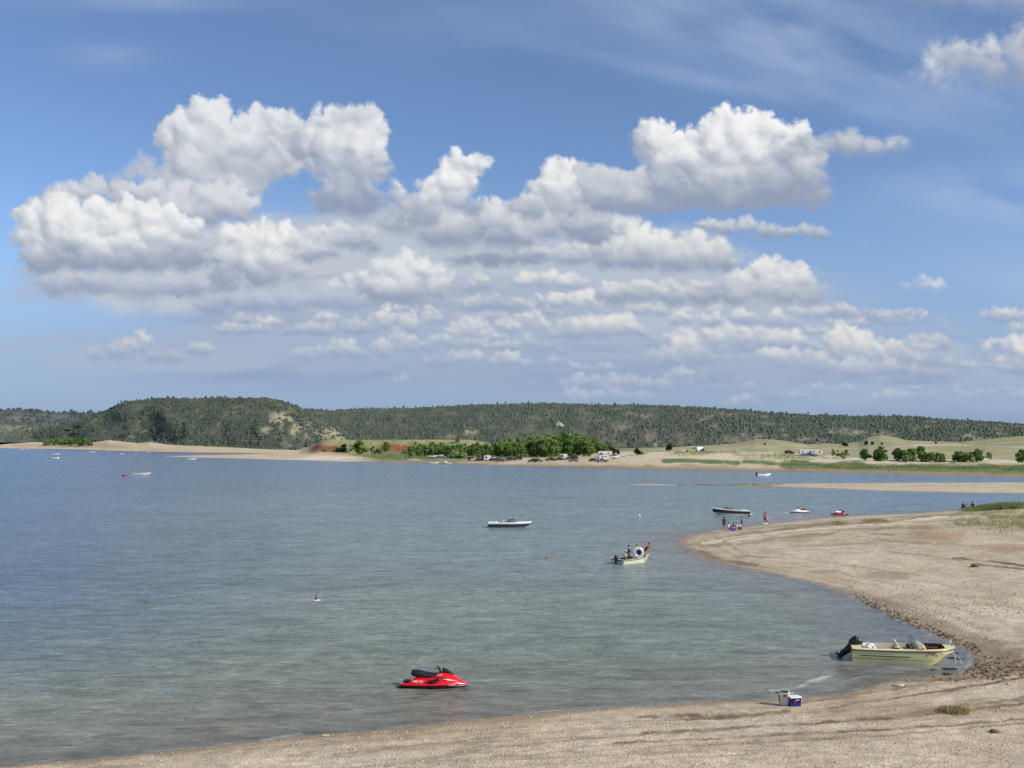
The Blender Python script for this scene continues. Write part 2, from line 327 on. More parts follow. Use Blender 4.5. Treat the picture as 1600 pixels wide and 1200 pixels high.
# ---------------------------------------------------------------- blender helpers
C=bpy.context.scene.collection
SC=bpy.context.scene
def tag(o,label=None,cat=None,group=None,kind=None):
    if label:o['label']=label
    if cat:o['category']=cat
    if group:o['group']=group
    if kind:o['kind']=kind
    return o
def empty(name,label,cat,loc=(0,0,0),rz=0,group=None,tilt=0,scale=1):
    o=bpy.data.objects.new(name,None);C.objects.link(o)
    o.location=loc;o.rotation_euler=(0,tilt,rz);o.scale=(scale,)*3;o.empty_display_size=.3
    return tag(o,label,cat,group)
def mesh_np(name,V,F,mat=None,attrs=None,smooth=True,parent=None):
    V=np.asarray(V,np.float32);F=np.asarray(F,np.int32)
    me=bpy.data.meshes.new(name)
    me.vertices.add(len(V));me.vertices.foreach_set('co',V.ravel())
    k=F.shape[1]
    me.loops.add(F.size);me.loops.foreach_set('vertex_index',F.ravel())
    me.polygons.add(len(F));me.polygons.foreach_set('loop_start',np.arange(0,F.size,k,dtype=np.int32))
    me.polygons.foreach_set('loop_total',np.full(len(F),k,np.int32))
    if smooth:me.polygons.foreach_set('use_smooth',np.ones(len(F),bool))
    me.update(calc_edges=True)
    for n,a in (attrs or {}).items():
        if a.ndim==2:
            t=me.attributes.new(n,'FLOAT_COLOR','POINT');b=np.ones((len(V),4),np.float32);b[:,:3]=a;t.data.foreach_set('color',b.ravel())
        else:
            t=me.attributes.new(n,'FLOAT','POINT');t.data.foreach_set('value',a.astype(np.float32).ravel())
    if mat:me.materials.append(mat)
    o=bpy.data.objects.new(name,me);C.objects.link(o)
    if parent:o.parent=parent
    return o
class MB:
    def __init__(s):s.v=[];s.f=[]
    def add(s,vs,fs):
        n=len(s.v);s.v+= [tuple(v) for v in vs];s.f+=[tuple(i+n for i in f) for f in fs];return s
    def box(s,c,d,rz=0,taper=1.):
        x,y,z=[q/2 for q in d];vs=[]
        for sz in(-1,1):
            k=1 if sz<0 else taper
            for sx,sy in((-1,-1),(1,-1),(1,1),(-1,1)):
                a,b=sx*x*k,sy*y*k
                vs.append((c[0]+a*math.cos(rz)-b*math.sin(rz),c[1]+a*math.sin(rz)+b*math.cos(rz),c[2]+sz*z))
        return s.add(vs,[(3,2,1,0),(4,5,6,7),(0,1,5,4),(1,2,6,5),(2,3,7,6),(3,0,4,7)])
    def loft(s,rings,closed=True,caps=True):
        n=len(rings[0]);vs=[p for r in rings for p in r];fs=[]
        for i in range(len(rings)-1):
            for j in range(n if closed else n-1):
                a=i*n+j;b=i*n+(j+1)%n;fs.append((a,b,b+n,a+n))
        if caps and closed:
            fs.append(tuple(range(n-1,-1,-1)));fs.append(tuple((len(rings)-1)*n+j for j in range(n)))
        return s.add(vs,fs)
    def tube(s,pts,rad,n=8,caps=True):
        pts=[Vector(p) for p in pts]
        if not hasattr(rad,'__len__'):rad=[rad]*len(pts)
        rings=[];up=Vector((0,0,1))
        for i,p in enumerate(pts):
            d=(pts[min(i+1,len(pts)-1)]-pts[max(i-1,0)])
            if d.length<1e-9:d=Vector((0,0,1))
            d.normalize();u=up if abs(d.z)<.95 else Vector((1,0,0))
            a=d.cross(u).normalized();b=d.cross(a).normalized()
            rings.append([tuple(p+(a*math.cos(2*math.pi*k/n)+b*math.sin(2*math.pi*k/n))*rad[i]) for k in range(n)])
        return s.loft(rings,True,caps)
    def ell(s,c,r,nu=12,nv=8,v0=-math.pi/2,v1=math.pi/2):
        rings=[]
        for i in range(nv+1):
            t=v0+(v1-v0)*i/nv;cc=max(math.cos(t),.02)
            rings.append([(c[0]+r[0]*cc*math.cos(2*math.pi*k/nu),c[1]+r[1]*cc*math.sin(2*math.pi*k/nu),c[2]+r[2]*math.sin(t)) for k in range(nu)])
        return s.loft(rings,True,True)
    def torus(s,c,R,r,axis='z',nu=24,nv=10,tilt=0.):
        vs=[];fs=[]
        for i in range(nu):
            a=2*math.pi*i/nu
            for j in range(nv):
                b=2*math.pi*j/nv;q=R+r*math.cos(b)
                x,y,z=q*math.cos(a),q*math.sin(a),r*math.sin(b)
                if axis=='y':x,y,z=x,z,y
                if axis=='x':x,y,z=z,x,y
                vs.append((c[0]+x,c[1]+y*math.cos(tilt)-z*math.sin(tilt),c[2]+y*math.sin(tilt)+z*math.cos(tilt)))
        for i in range(nu):
            for j in range(nv):
                fs.append((i*nv+j,((i+1)%nu)*nv+j,((i+1)%nu)*nv+(j+1)%nv,i*nv+(j+1)%nv))
        return s.add(vs,fs)
    def build(s,name,mat,parent=None,smooth=True,bevel=0,angle=40,sub=0):
        me=bpy.data.meshes.new(name);me.from_pydata(s.v,[],s.f)
        bm=bmesh.new();bm.from_mesh(me);bmesh.ops.recalc_face_normals(bm,faces=bm.faces);bm.to_mesh(me);bm.free()
        me.materials.append(mat)
        o=bpy.data.objects.new(name,me);C.objects.link(o)
        if parent:o.parent=parent
        if bevel:
            b=o.modifiers.new('Bevel','BEVEL');b.width=bevel;b.segments=2;b.limit_method='ANGLE'
        if sub:
            b=o.modifiers.new('Subd','SUBSURF');b.levels=sub;b.render_levels=sub
        if smooth:
            try:me.shade_smooth() if hasattr(me,'shade_smooth') else None
            except Exception:pass
            try:me.set_sharp_from_angle(angle=math.radians(angle))
            except Exception:pass
        return o
# ---------------------------------------------------------------- materials
KA=.95   # photo tone -> albedo
def alb(c,k=KA):return tuple(float(q)*k for q in lin(c))
def nt(name):
    m=bpy.data.materials.new(name);m.use_nodes=True;t=m.node_tree
    return m,t,t.nodes['Principled BSDF']
def paint(name,c,rough=.4,spec=.5,metal=0,k=.85,var=.12,scale=3.,coat=0,emit=None):
    m,t,b=nt(name);N=t.nodes;Lk=t.links
    col=alb(c,k)
    tc=N.new('ShaderNodeTexCoord');nz=N.new('ShaderNodeTexNoise');nz.inputs['Scale'].default_value=scale;nz.inputs['Detail'].default_value=5
    Lk.new(tc.outputs['Object'],nz.inputs['Vector'])
    mx=N.new('ShaderNodeMix');mx.data_type='RGBA'
    mx.inputs[6].default_value=(*[q*(1-var) for q in col],1);mx.inputs[7].default_value=(*[min(q*(1+var),1) for q in col],1)
    Lk.new(nz.outputs['Fac'],mx.inputs[0]);Lk.new(mx.outputs[2],b.inputs['Base Color'])
    b.inputs['Roughness'].default_value=rough;b.inputs['Metallic'].default_value=metal;b.inputs['Specular IOR Level'].default_value=spec
    b.inputs['Coat Weight'].default_value=coat
    return m
def glass(name,c=(90,110,115),a=.45):
    m,t,b=nt(name)
    b.inputs['Base Color'].default_value=(*alb(c),1);b.inputs['Roughness'].default_value=.12;b.inputs['Specular IOR Level'].default_value=.15;b.inputs['Alpha'].default_value=a
    return m
def ground_mat():
    m,t,b=nt('ground');N=t.nodes;Lk=t.links
    at=N.new('ShaderNodeAttribute');at.attribute_name='tone'
    st=N.new('ShaderNodeAttribute');st.attribute_name='grit'
    g=N.new('ShaderNodeNewGeometry')
    n1=N.new('ShaderNodeTexNoise');n1.inputs['Scale'].default_value=2.2;n1.inputs['Detail'].default_value=12;n1.inputs['Roughness'].default_value=.72
    n2=N.new('ShaderNodeTexNoise');n2.inputs['Scale'].default_value=.16;n2.inputs['Detail'].default_value=6;n2.inputs['Roughness'].default_value=.65
    v=N.new('ShaderNodeTexVoronoi');v.inputs['Scale'].default_value=7.;v.inputs['Randomness'].default_value=1
    for q in(n1,n2,v):Lk.new(g.outputs['Position'],q.inputs['Vector'])
    def mr(src,a,b_,lo,hi):
        q=N.new('ShaderNodeMapRange');q.inputs[1].default_value=a;q.inputs[2].default_value=b_;q.inputs[3].default_value=lo;q.inputs[4].default_value=hi
        Lk.new(src,q.inputs[0]);return q.outputs[0]
    def ma(op,a,b_):
        q=N.new('ShaderNodeMath');q.operation=op
        for i,w in enumerate((a,b_)):
            if isinstance(w,(int,float)):q.inputs[i].default_value=w
            else:Lk.new(w,q.inputs[i])
        return q.outputs[0]
    f=ma('MULTIPLY',mr(n1.outputs['Fac'],.3,.7,.70,1.26),mr(n2.outputs['Fac'],.3,.7,.86,1.12))
    sep=N.new('ShaderNodeSeparateColor');Lk.new(v.outputs['Color'],sep.inputs[0])
    peb=mr(sep.outputs[0],0,1,.58,1.42)
    near=mr(v.outputs['Distance'],.0,.6,1,0)
    amt=ma('MULTIPLY',st.outputs['Fac'],near)
    pf=ma('ADD',1.,ma('MULTIPLY',ma('SUBTRACT',peb,1.),amt))
    f=ma('MULTIPLY',f,pf)
    vm=N.new('ShaderNodeVectorMath');vm.operation='SCALE';Lk.new(at.outputs['Color'],vm.inputs[0]);Lk.new(f,vm.inputs['Scale'])
    Lk.new(vm.outputs[0],b.inputs['Base Color'])
    wet=N.new('ShaderNodeAttribute');wet.attribute_name='wet'
    Lk.new(mr(wet.outputs['Fac'],0,1,.95,.38),b.inputs['Roughness'])
    b.inputs['Specular IOR Level'].default_value=.3
    bp=N.new('ShaderNodeBump');bp.inputs['Distance'].default_value=.05;bp.inputs['Strength'].default_value=.7
    hh=ma('ADD',n1.outputs['Fac'],ma('MULTIPLY',near,ma('MULTIPLY',st.outputs['Fac'],.55)))
    Lk.new(hh,bp.inputs['Height']);Lk.new(bp.outputs[0],b.inputs['Normal'])
    return m
def leaf_mat(name,c1,c2,k=.8,scale=.35,trans=.25):
    m,t,b=nt(name);N=t.nodes;Lk=t.links
    g=N.new('ShaderNodeNewGeometry');oi=N.new('ShaderNodeObjectInfo')
    nz=N.new('ShaderNodeTexNoise');nz.inputs['Scale'].default_value=scale;nz.inputs['Detail'].default_value=4
    Lk.new(g.outputs['Position'],nz.inputs['Vector'])
    add=N.new('ShaderNodeMath');add.operation='MULTIPLY_ADD';Lk.new(oi.outputs['Random'],add.inputs[0]);add.inputs[1].default_value=.5;Lk.new(nz.outputs['Fac'],add.inputs[2])
    r2=N.new('ShaderNodeMath');r2.operation='MULTIPLY_ADD';Lk.new(g.outputs['Random Per Island'],r2.inputs[0]);r2.inputs[1].default_value=.5;Lk.new(add.outputs[0],r2.inputs[2])
    mr=N.new('ShaderNodeMapRange');mr.inputs[1].default_value=.45;mr.inputs[2].default_value=1.15;Lk.new(r2.outputs[0],mr.inputs[0])
    mx=N.new('ShaderNodeMix');mx.data_type='RGBA';Lk.new(mr.outputs[0],mx.inputs[0])
    mx.inputs[6].default_value=(*alb(c1,k),1);mx.inputs[7].default_value=(*alb(c2,k),1)
    Lk.new(mx.outputs[2],b.inputs['Base Color']);b.inputs['Roughness'].default_value=.75;b.inputs['Specular IOR Level'].default_value=.2
    tr=N.new('ShaderNodeBsdfTranslucent');Lk.new(mx.outputs[2],tr.inputs[0])
    ms=N.new('ShaderNodeMixShader');ms.inputs[0].default_value=trans
    Lk.new(b.outputs[0],ms.inputs[1]);Lk.new(tr.outputs[0],ms.inputs[2]);Lk.new(ms.outputs[0],N['Material Output'].inputs[0])
    return m
M={}
M['ground']=ground_mat()
# ---------------------------------------------------------------- ground sheet
def stroke(px,py,pts,w,ragged=.6,seed=0):
    """soft mask of a wobbly line; coordinates are the ground chart (px,py)"""
    P=np.array(pts,float);best=np.full(px.shape,1e9);w=w*1.25
    wy=w*ragged*fbm(px/24,py/9,3,200+seed)
    y=py+wy*1.6
    for i in range(len(P)-1):
        a,b=P[i],P[i+1];e=b-a
        t=np.clip(((px-a[0])*e[0]+(y-a[1])*e[1])/(e@e),0,1)
        dx=(px-a[0]-t*e[0])*.5;dy=(y-a[1]-t*e[1])
        best=np.minimum(best,dx*dx+dy*dy)
    d=np.sqrt(best)
    return (1-sstep(w*.45,w,d))*np.clip(.78+.9*fbm(px/30,py/10,3,230+seed),0,1)
def blob(px,py,cx,cy,rx,ry,seed=0,soft=.5):
    q=np.sqrt(((px-cx)/rx)**2+((py-cy)/ry)**2)+.45*fbm(px/14,py/7,4,260+seed)
    return 1-sstep(1-soft,1+soft*.3,q)
def ground_tone(px,py,x,y,z,sn,sb,sf):
    n=len(x)
    T=np.empty((n,3));T[:]=lin((188,171,146))
    wet=np.zeros(n);grit=np.full(n,.5)
    def mixc(mask,c):
        T[:]=T+(lin(c)-T)*np.clip(mask,0,1)[:,None]
    # ---------- near beach
    k=np.where((sn>-6)&(y>5))[0]
    if len(k):
        X=px[k];Yp=py[k];s=sn[k];xx=x[k];yy=y[k]
        t=np.empty((len(k),3));t[:]=lin((189,170,146))
        def mx(mask,c):
            t[:]=t+(lin(c)-t)*np.clip(mask,0,1)[:,None]
        n1=fbm(xx/5.,yy/5.,5,61);n2=fbm(xx/1.3,yy/1.3,4,62,.6);n3=fbm(xx/14.,yy/14.,3,63)
        st=fbm(X/90,Yp/5.,5,64,.6)
        mx(sstep(.0,.6,n1)*.5,(167,145,117));mx(sstep(.05,.5,-n1)*.35,(202,186,164))
        mx(sstep(.05,.5,st)*.5,(160,137,109))
        mx((1-sstep(820,960,Yp))*.5,(172,155,130))
        mx((1-sstep(870,1010,Yp))*sstep(-.3,.4,n3)*.35,(160,140,112))
        mx(blob(X,Yp,1460,838,62,12,1)*.8,(158,130,98));mx(blob(X,Yp,1575,856,55,8,2)*.75,(160,132,100))
        mx(blob(X,Yp,1385,900,45,7,3)*.6,(150,128,103));mx(blob(X,Yp,1290,893,26,3,4)*.5,(142,122,98))
        mx(blob(X,Yp,1550,1038,75,27,5)*.9,(130,104,76));mx(blob(X,Yp,1535,1008,34,16,6)*.8,(138,112,84))
        mx(blob(X,Yp,1430,1112,230,16,7)*.6,(156,131,103));mx(blob(X,Yp,1330,1150,160,9,8)*.4,(160,138,110))
        mx(blob(X,Yp,465,1181,30,3.4,9)*.7,(150,128,104));mx(blob(X,Yp,1110,850,45,6,10)*.7,(126,104,78))
        mx(blob(X,Yp,1250,838,40,5,11)*.5,(140,118,90))
        L=[([(1003,1123),(1060,1119),(1110,1117),(1160,1116)],3.6,(92,74,58),1.),
           ([(1040,1124),(1110,1122),(1180,1117),(1230,1112)],2.6,(110,90,70),.8),
           ([(1000,1148),(1100,1141),(1250,1131),(1400,1122),(1500,1110),(1600,1100)],2.2,(112,90,68),.9),
           ([(960,1162),(1060,1156),(1150,1153),(1300,1143),(1400,1139),(1600,1124)],1.8,(120,98,75),.8),
           ([(1000,1172),(1150,1162),(1320,1154),(1480,1141),(1640,1126)],1.3,(124,104,82),.6),
           ([(1250,1098),(1330,1086),(1380,1079),(1450,1067),(1520,1057),(1640,1030)],2.4,(98,76,54),.9),
           ([(1290,1106),(1400,1090),(1500,1076),(1640,1052)],2.,(112,88,64),.8),
           ([(1400,1064),(1470,1060),(1530,1050),(1620,1026)],2.8,(88,66,46),.9),
           ([(1330,1130),(1430,1114),(1540,1098),(1640,1086)],2.8,(134,110,84),.7),
           ([(520,1179),(600,1170),(700,1159),(800,1150)],1.4,(142,120,96),.7),
           ([(700,1177),(850,1160),(1000,1148)],1.6,(140,118,94),.6),
           ([(600,1195),(800,1186),(1000,1178),(1200,1172)],1.3,(148,128,104),.5),
           ([(1100,848),(1200,833),(1300,824),(1400,817),(1500,808),(1620,796)],2.6,(204,188,160),.7),
           ([(1120,842),(1200,829),(1300,819),(1400,812),(1500,803),(1620,791)],2.2,(126,106,80),.7),
           ([(1140,851),(1220,841),(1310,832),(1400,824),(1480,822)],2.6,(140,118,90),.7),
           ([(1190,860),(1300,850),(1400,845),(1500,852),(1600,858)],2.,(148,126,98),.5),
           ([(1350,832),(1375,835),(1395,838)],1.8,(110,92,70),.5),
           ([(1340,838),(1370,842),(1410,846)],1.3,(122,104,80),.5),
           ([(1490,872),(1540,876),(1620,886)],1.6,(92,80,66),.8),([(1520,881),(1570,886),(1640,896)],1.4,(96,84,70),.8),
           ([(1380,862),(1450,868),(1500,876)],1.2,(120,104,84),.6),([(1150,868),(1230,872),(1330,884),(1440,900)],1.2,(136,118,94),.5),
           ([(1260,905),(1340,920),(1430,945),(1520,985),(1620,1010)],2.4,(200,184,160),.5),
           ([(1070,858),(1120,872),(1180,884)],3.4,(110,86,62),.8)]
        for k_ in range(9):
            yb=1128+k_*8.5;x_0=[300,620,480,760,200,540,80,640,420][k_];x_1=[1640,1500,1640,1300,1640,1400,1640,1200,1640][k_]
            L.append(([(q_,yb+2*math.sin(q_/170.+k_)-.052*(q_-1000)-2.2e-5*(q_-900)**2*(1 if q_>900 else -1.6)) for q_ in range(x_0,x_1,90)],1.0+.5*(k_%3),(136,116,92),[.5,.22,.4,.15,.3,.45,.2,.3,.15][k_]))
        for k_ in range(8):
            x_0=[1090,1110,1130,1160,1120,1230,1180,1260][k_];dy_=4+k_*5.5
            L.append(([(q_,np.interp(q_,[1055,1110,1210,1350,1500,1640],[846,829,817,806,797.5,786])+dy_*(1+.0015*(q_-1100))+1.5*math.sin(q_/60.+k_)) for q_ in range(x_0,1650 if k_<3 else 1500,45)],1.1+.25*(k_%2),(130,112,88),[.6,.3,.5,.25,.45,.2,.3,.2][k_]))
        for i,(p,w,c,a) in enumerate(L):mx(stroke(X,Yp,p,w,.7,i)*min(a*1.25,1),c)
        # drift lines and wheel ruts parallel to the water's edge
        for q,wd,aa in((1.7,.22,.5),(3.1,.3,.35),(4.6,.25,.4),(7.4,.3,.35)):
            mx(np.exp(-((s+.5*n1*q*.5-q)/wd)**2)*aa*np.clip(.5+1.4*fbm(xx/3,yy/3,3,66),0,1),(126,104,78))
        gsh=np.clip(1.3*blob(X,Yp,1570,812,100,13,12),0,1)*sstep(-.45,.25,fbm(X/16,Yp/4,4,67))
        mx(gsh*.85,(118,118,78));mx(blob(X,Yp,1590,790,60,7,13)*.8,(104,112,58))
        # wet rim
        rim=.55+.5*n1+1.7*sstep(880,960,Yp)*(1-sstep(1052,1062,Yp))*sstep(1290,1350,X)+.7*(1-sstep(842,880,Yp))*(1-sstep(1080,1140,X))
        wt=1-sstep(rim*.5,rim*1.5+.2,s+.25*n2)
        mx(wt*.85,(132,111,86));mx((1-sstep(-.1,.35,s+.15*n2))*.6,(100,84,64))
        # soft wider damp band
        mx((1-sstep(1.,3.6,s+.8*n1))*.35,(160,138,110))
        t*=(1+.16*n2)[:,None]*np.array([[1.15,1.21,1.19]])
        T[k]=t;wet[k]=np.clip(wt*.8,0,1)
        gr=.75+.4*np.clip(blob(X,Yp,1520,935,140,45,14)+blob(X,Yp,1400,965,90,40,15),0,1)+.25*sstep(1100,1180,Yp)
        grit[k]=gr
    # ---------- middle bar
    k=np.where(sb>-4)[0]
    if len(k):
        s=sb[k];t=np.empty((len(k),3));t[:]=lin((196,180,150))
        e=1-sstep(.2,1.6,s);t+= (lin((130,112,88))-t)*(e*.85)[:,None]
        q=fbm(x[k]/12,y[k]/4,4,68);t+=(lin((168,146,116))-t)*(sstep(0,.6,q)*.5)[:,None]
        q2=(1-sstep(1190,1230,px[k]))*sstep(1040,1080,px[k]);t+=(lin((120,106,84))-t)*(q2*.6)[:,None]
        T[k]=t
    # ---------- far shore
    k=np.where((sf>-8)&(y>230))[0]
    if len(k):
        X=px[k];Yp=py[k];s=sf[k];xx=x[k];yy=y[k];Yd=y[k];zz=z[k]
        t=np.empty((len(k),3));t[:]=lin((158,153,114))
        def mx(mask,c):
            t[:]=t+(lin(c)-t)*np.clip(mask,0,1)[:,None]
        n1=fbm(xx/45,yy/45,5,71,.6);n2=fbm(xx/14,yy/22,4,72,.6);st=fbm(X/60,Yp/2.,4,73)
        right=sstep(940,1040,X)
        # meadow
        mx(sstep(-.1,.5,n1)*.5,(146,148,100));mx(sstep(.0,.5,n2)*.35,(184,172,134))
        mx(right*(1-sstep(690,700,Yp))*.6,(146,143,100))
        mx(right*sstep(.05,.4,st)*.35,(190,178,140))
        # middle grass and beach
        cen=sstep(540,600,X)*(1-sstep(960,1040,X))
        mx(cen,(132,140,84));mx(cen*sstep(0,.4,n2)*.5,(112,128,66))
        sandc=sstep(.5,1,1)*0+stroke(X,Yp,[(770,722),(850,720),(930,717),(1000,719)],8,.4,41)
        mx(sandc*1.3,(203,188,152))
        mx(stroke(X,Yp,[(720,724),(800,724),(900,724),(1000,725)],4.5,.3,42)*1.3,(198,180,148))
        mx(stroke(X,Yp,[(640,717.6),(700,717),(770,718)],1.6,.3,47)*1.2,(190,176,140))
        mx(stroke(X,Yp,[(850,714),(900,711),(950,708),(990,706)],2.6,.3,48)*1.2,(196,182,140))
        mx(stroke(X,Yp,[(980,715),(1040,712),(1080,708),(1130,716),(1200,712),(1260,716),(1320,722),(1400,724)],7,.5,43)*1.3,(206,192,160))
        mx(stroke(X,Yp,[(1000,724),(1080,722),(1160,728),(1250,731),(1330,729)],5,.4,44)*1.2,(200,184,150))
        mx(stroke(X,Yp,[(1200,718),(1280,719),(1400,721),(1500,720),(1620,722)],3.4,.4,46)*1.1,(206,194,164))
        mx(stroke(X,Yp,[(1400,698),(1430,696),(1480,695),(1520,696)],1.2,.3,49),(200,188,150))
        # green belts
        for i,(p,w) in enumerate([([(1040,721),(1080,719),(1130,722),(1150,724)],3.4),([(1165,721),(1210,725),(1280,727)],3.2),([(1230,727),(1330,729),(1420,731),(1520,731),(1640,733)],6.5),([(1300,733),(1420,736),(1520,738),(1640,740)],4.2),([(560,712),(640,713),(720,714)],5.5)]):
            mx(stroke(X,Yp,p,w,.35,50+i)*1.4,(98,114,66))
        mx(stroke(X,Yp,[(1180,732),(1280,734),(1420,738.5),(1640,743)],3.0,.3,58)*.8,(150,134,104))
        # damp brown margin
        mx((1-sstep(2,26,s+6*n2))*sstep(470,520,X)*.85,(158,134,104))
        mx((1-sstep(.5,5,s))*.7,(140,112,84))
        # spit and left beach are pale sand
        lf=1-sstep(540,600,X)
        mx(lf*(1-sstep(30,130,s-(600-Yd)*0+20*n2))*1.,(204,186,154))
        mx((1-sstep(1100,1300,Yd))*lf*sstep(.1,.5,st)*.4,(172,132,98))
        mx(lf*sstep(5,14,s)*(1-sstep(20,40,s))*.35,(186,156,120))
        mx(lf*sstep(60,160,s)*.8,(182,166,118))
        mx(np.exp(-((X-500)/48)**2-((Yp-716)/3.4)**2)*1.5,(214,200,172))
        # mesa
        ms=sstep(470,500,X)*(1-sstep(770,840,X))*sstep(680,720,Yd)
        mx(ms,(160,158,108))
        face=ms*sstep(2.3,3.,zz)*(1-sstep(6.5+1.5*n2,8.8+1.5*n2,zz))
        redm=np.clip(1.25*np.exp(-((X-498)/34)**4)+np.exp(-((X-618)/28)**4)*1.1+.08,0,1)
        mx(face*redm,(126,62,46));mx(face*redm*sstep(0,.4,n2)*.6,(170,104,76))
        mx(face*(1-redm)*.9,(122,126,84));mx(ms*sstep(7,9,zz)*(1-sstep(10.,10.9,zz))*.6,(140,136,98))
        t*=(1+.18*n2)[:,None]
        T[k]=t;grit[k]=.1
    # seabed
    k=np.where(z<-.05)[0];T[k]=T[k]*.55
    return T*KA,wet,grit
def polar(azs,rs):
    a,r=np.meshgrid(azs,rs)
    return (r*np.sin(a)).ravel(),(r*np.cos(a)).ravel()
def gridfaces(nr,nc,wrap=False):
    i=np.arange(nr-1)[:,None]*nc;j=np.arange(nc-1)[None,:]
    a=(i+j).ravel();return np.stack([a,a+1,a+nc+1,a+nc],1)
def build_ground():
    d=math.radians
    az=np.concatenate([np.linspace(d(-180),d(-44),40)[:-1],np.linspace(d(-44),d(-30),80)[:-1],np.linspace(d(-30),d(30),1250)[:-1],np.linspace(d(30),d(44),80)[:-1],np.linspace(d(44),d(180),40)])
    rs=np.concatenate([np.linspace(.5,30,24)[:-1],np.geomspace(30,170,470)[:-1],np.geomspace(170,1900,330)[:-1],np.geomspace(1900,14000,26)])
    x,y=polar(az,rs)
    z,sn,sb,sf=heights(x,y,True)
    z=np.where(np.hypot(x,y)>2600,np.maximum(z,2.),z)
    px,py=project(x,y,z)
    T,wet,grit=ground_tone(px,py,x,y,z,sn,sb,sf)
    o=mesh_np('ground',np.stack([x,y,z],1),gridfaces(len(rs),len(az)),M['ground'],dict(tone=T,wet=wet,grit=grit))
    return tag(o,kind='structure')
# ---------------------------------------------------------------- water
def water_mat():
    m,t,b=nt('water');N=t.nodes;Lk=t.links
    at=N.new('ShaderNodeAttribute');at.attribute_name='tone'
    fo=N.new('ShaderNodeAttribute');fo.attribute_name='foam'
    ca=N.new('ShaderNodeAttribute');ca.attribute_name='calm'
    g=N.new('ShaderNodeNewGeometry')
    def noise(sx,sy,rot,scale,det,ro):
        mp=N.new('ShaderNodeMapping');mp.inputs['Scale'].default_value=(sx,sy,1);mp.inputs['Rotation'].default_value=(0,0,rot)
        Lk.new(g.outputs['Position'],mp.inputs['Vector'])
        n=N.new('ShaderNodeTexNoise');n.inputs['Scale'].default_value=scale;n.inputs['Detail'].default_value=det;n.inputs['Roughness'].default_value=ro
        n.inputs['Distortion'].default_value=.6
        Lk.new(mp.outputs[0],n.inputs['Vector']);return n.outputs['Fac']
    def ma(op,a,b_):
        q=N.new('ShaderNodeMath');q.operation=op
        for i,w in enumerate((a,b_)):
            if isinstance(w,(int,float)):q.inputs[i].default_value=w
            else:Lk.new(w,q.inputs[i])
        return q.outputs[0]
    w1=noise(.45,1.,.12,.9,3,.5);w2=noise(.6,1.,-.2,2.7,4,.6);w3=noise(.5,1.,.1,.16,4,.6);w4=noise(.35,1.,.05,.03,3,.6);w5=noise(.6,1.,-.08,.5,8,.82);w6=noise(.6,1.2,.1,2.6,6,.85)
    h=ma('ADD',ma('MULTIPLY',w1,1.),ma('ADD',ma('MULTIPLY',w2,.38),ma('ADD',ma('MULTIPLY',w3,1.6),ma('MULTIPLY',w6,.8))))
    bp=N.new('ShaderNodeBump');bp.inputs['Distance'].default_value=.30
    Lk.new(h,bp.inputs['Height'])
    mr=N.new('ShaderNodeMapRange');mr.inputs[3].default_value=.62;mr.inputs[4].default_value=.22;Lk.new(ca.outputs['Fac'],mr.inputs[0]);Lk.new(mr.outputs[0],bp.inputs['Strength'])
    Lk.new(bp.outputs[0],b.inputs['Normal'])
    def mr2(src,a,b_,lo,hi):
        q=N.new('ShaderNodeMapRange');q.inputs[1].default_value=a;q.inputs[2].default_value=b_;q.inputs[3].default_value=lo;q.inputs[4].default_value=hi
        Lk.new(src,q.inputs[0]);return q.outputs[0]
    w7=noise(.34,1.,.06,1.7,3,.55);w8=noise(.3,1.,-.05,.55,3,.55);w9=noise(.36,1.,.02,2.4,3,.5)
    fl=ma('MULTIPLY',mr2(w7,.54,.66,1.,.70),ma('MULTIPLY',mr2(w8,.55,.68,1.,.76),mr2(w9,.56,.68,1.,1.30)))
    f=ma('MULTIPLY',mr2(w1,.3,.7,.86,1.14),ma('MULTIPLY',mr2(w4,.3,.7,.92,1.07),ma('MULTIPLY',mr2(w3,.3,.7,.90,1.09),ma('MULTIPLY',mr2(w5,.36,.64,.76,1.22),mr2(w6,.38,.62,.78,1.22)))))
    vm=N.new('ShaderNodeVectorMath');vm.operation='SCALE';Lk.new(at.outputs['Color'],vm.inputs[0]);Lk.new(ma('MULTIPLY',f,fl),vm.inputs['Scale'])  # ripple light and dark multiplied into the base colour, besides the bump
    mx=N.new('ShaderNodeMix');mx.data_type='RGBA';Lk.new(fo.outputs['Fac'],mx.inputs[0]);Lk.new(vm.outputs[0],mx.inputs[6]);mx.inputs[7].default_value=(.62,.6,.52,1)
    Lk.new(mx.outputs[2],b.inputs['Base Color'])
    b.inputs['Roughness'].default_value=.20;b.inputs['IOR'].default_value=1.33;b.inputs['Specular IOR Level'].default_value=.32
    return m
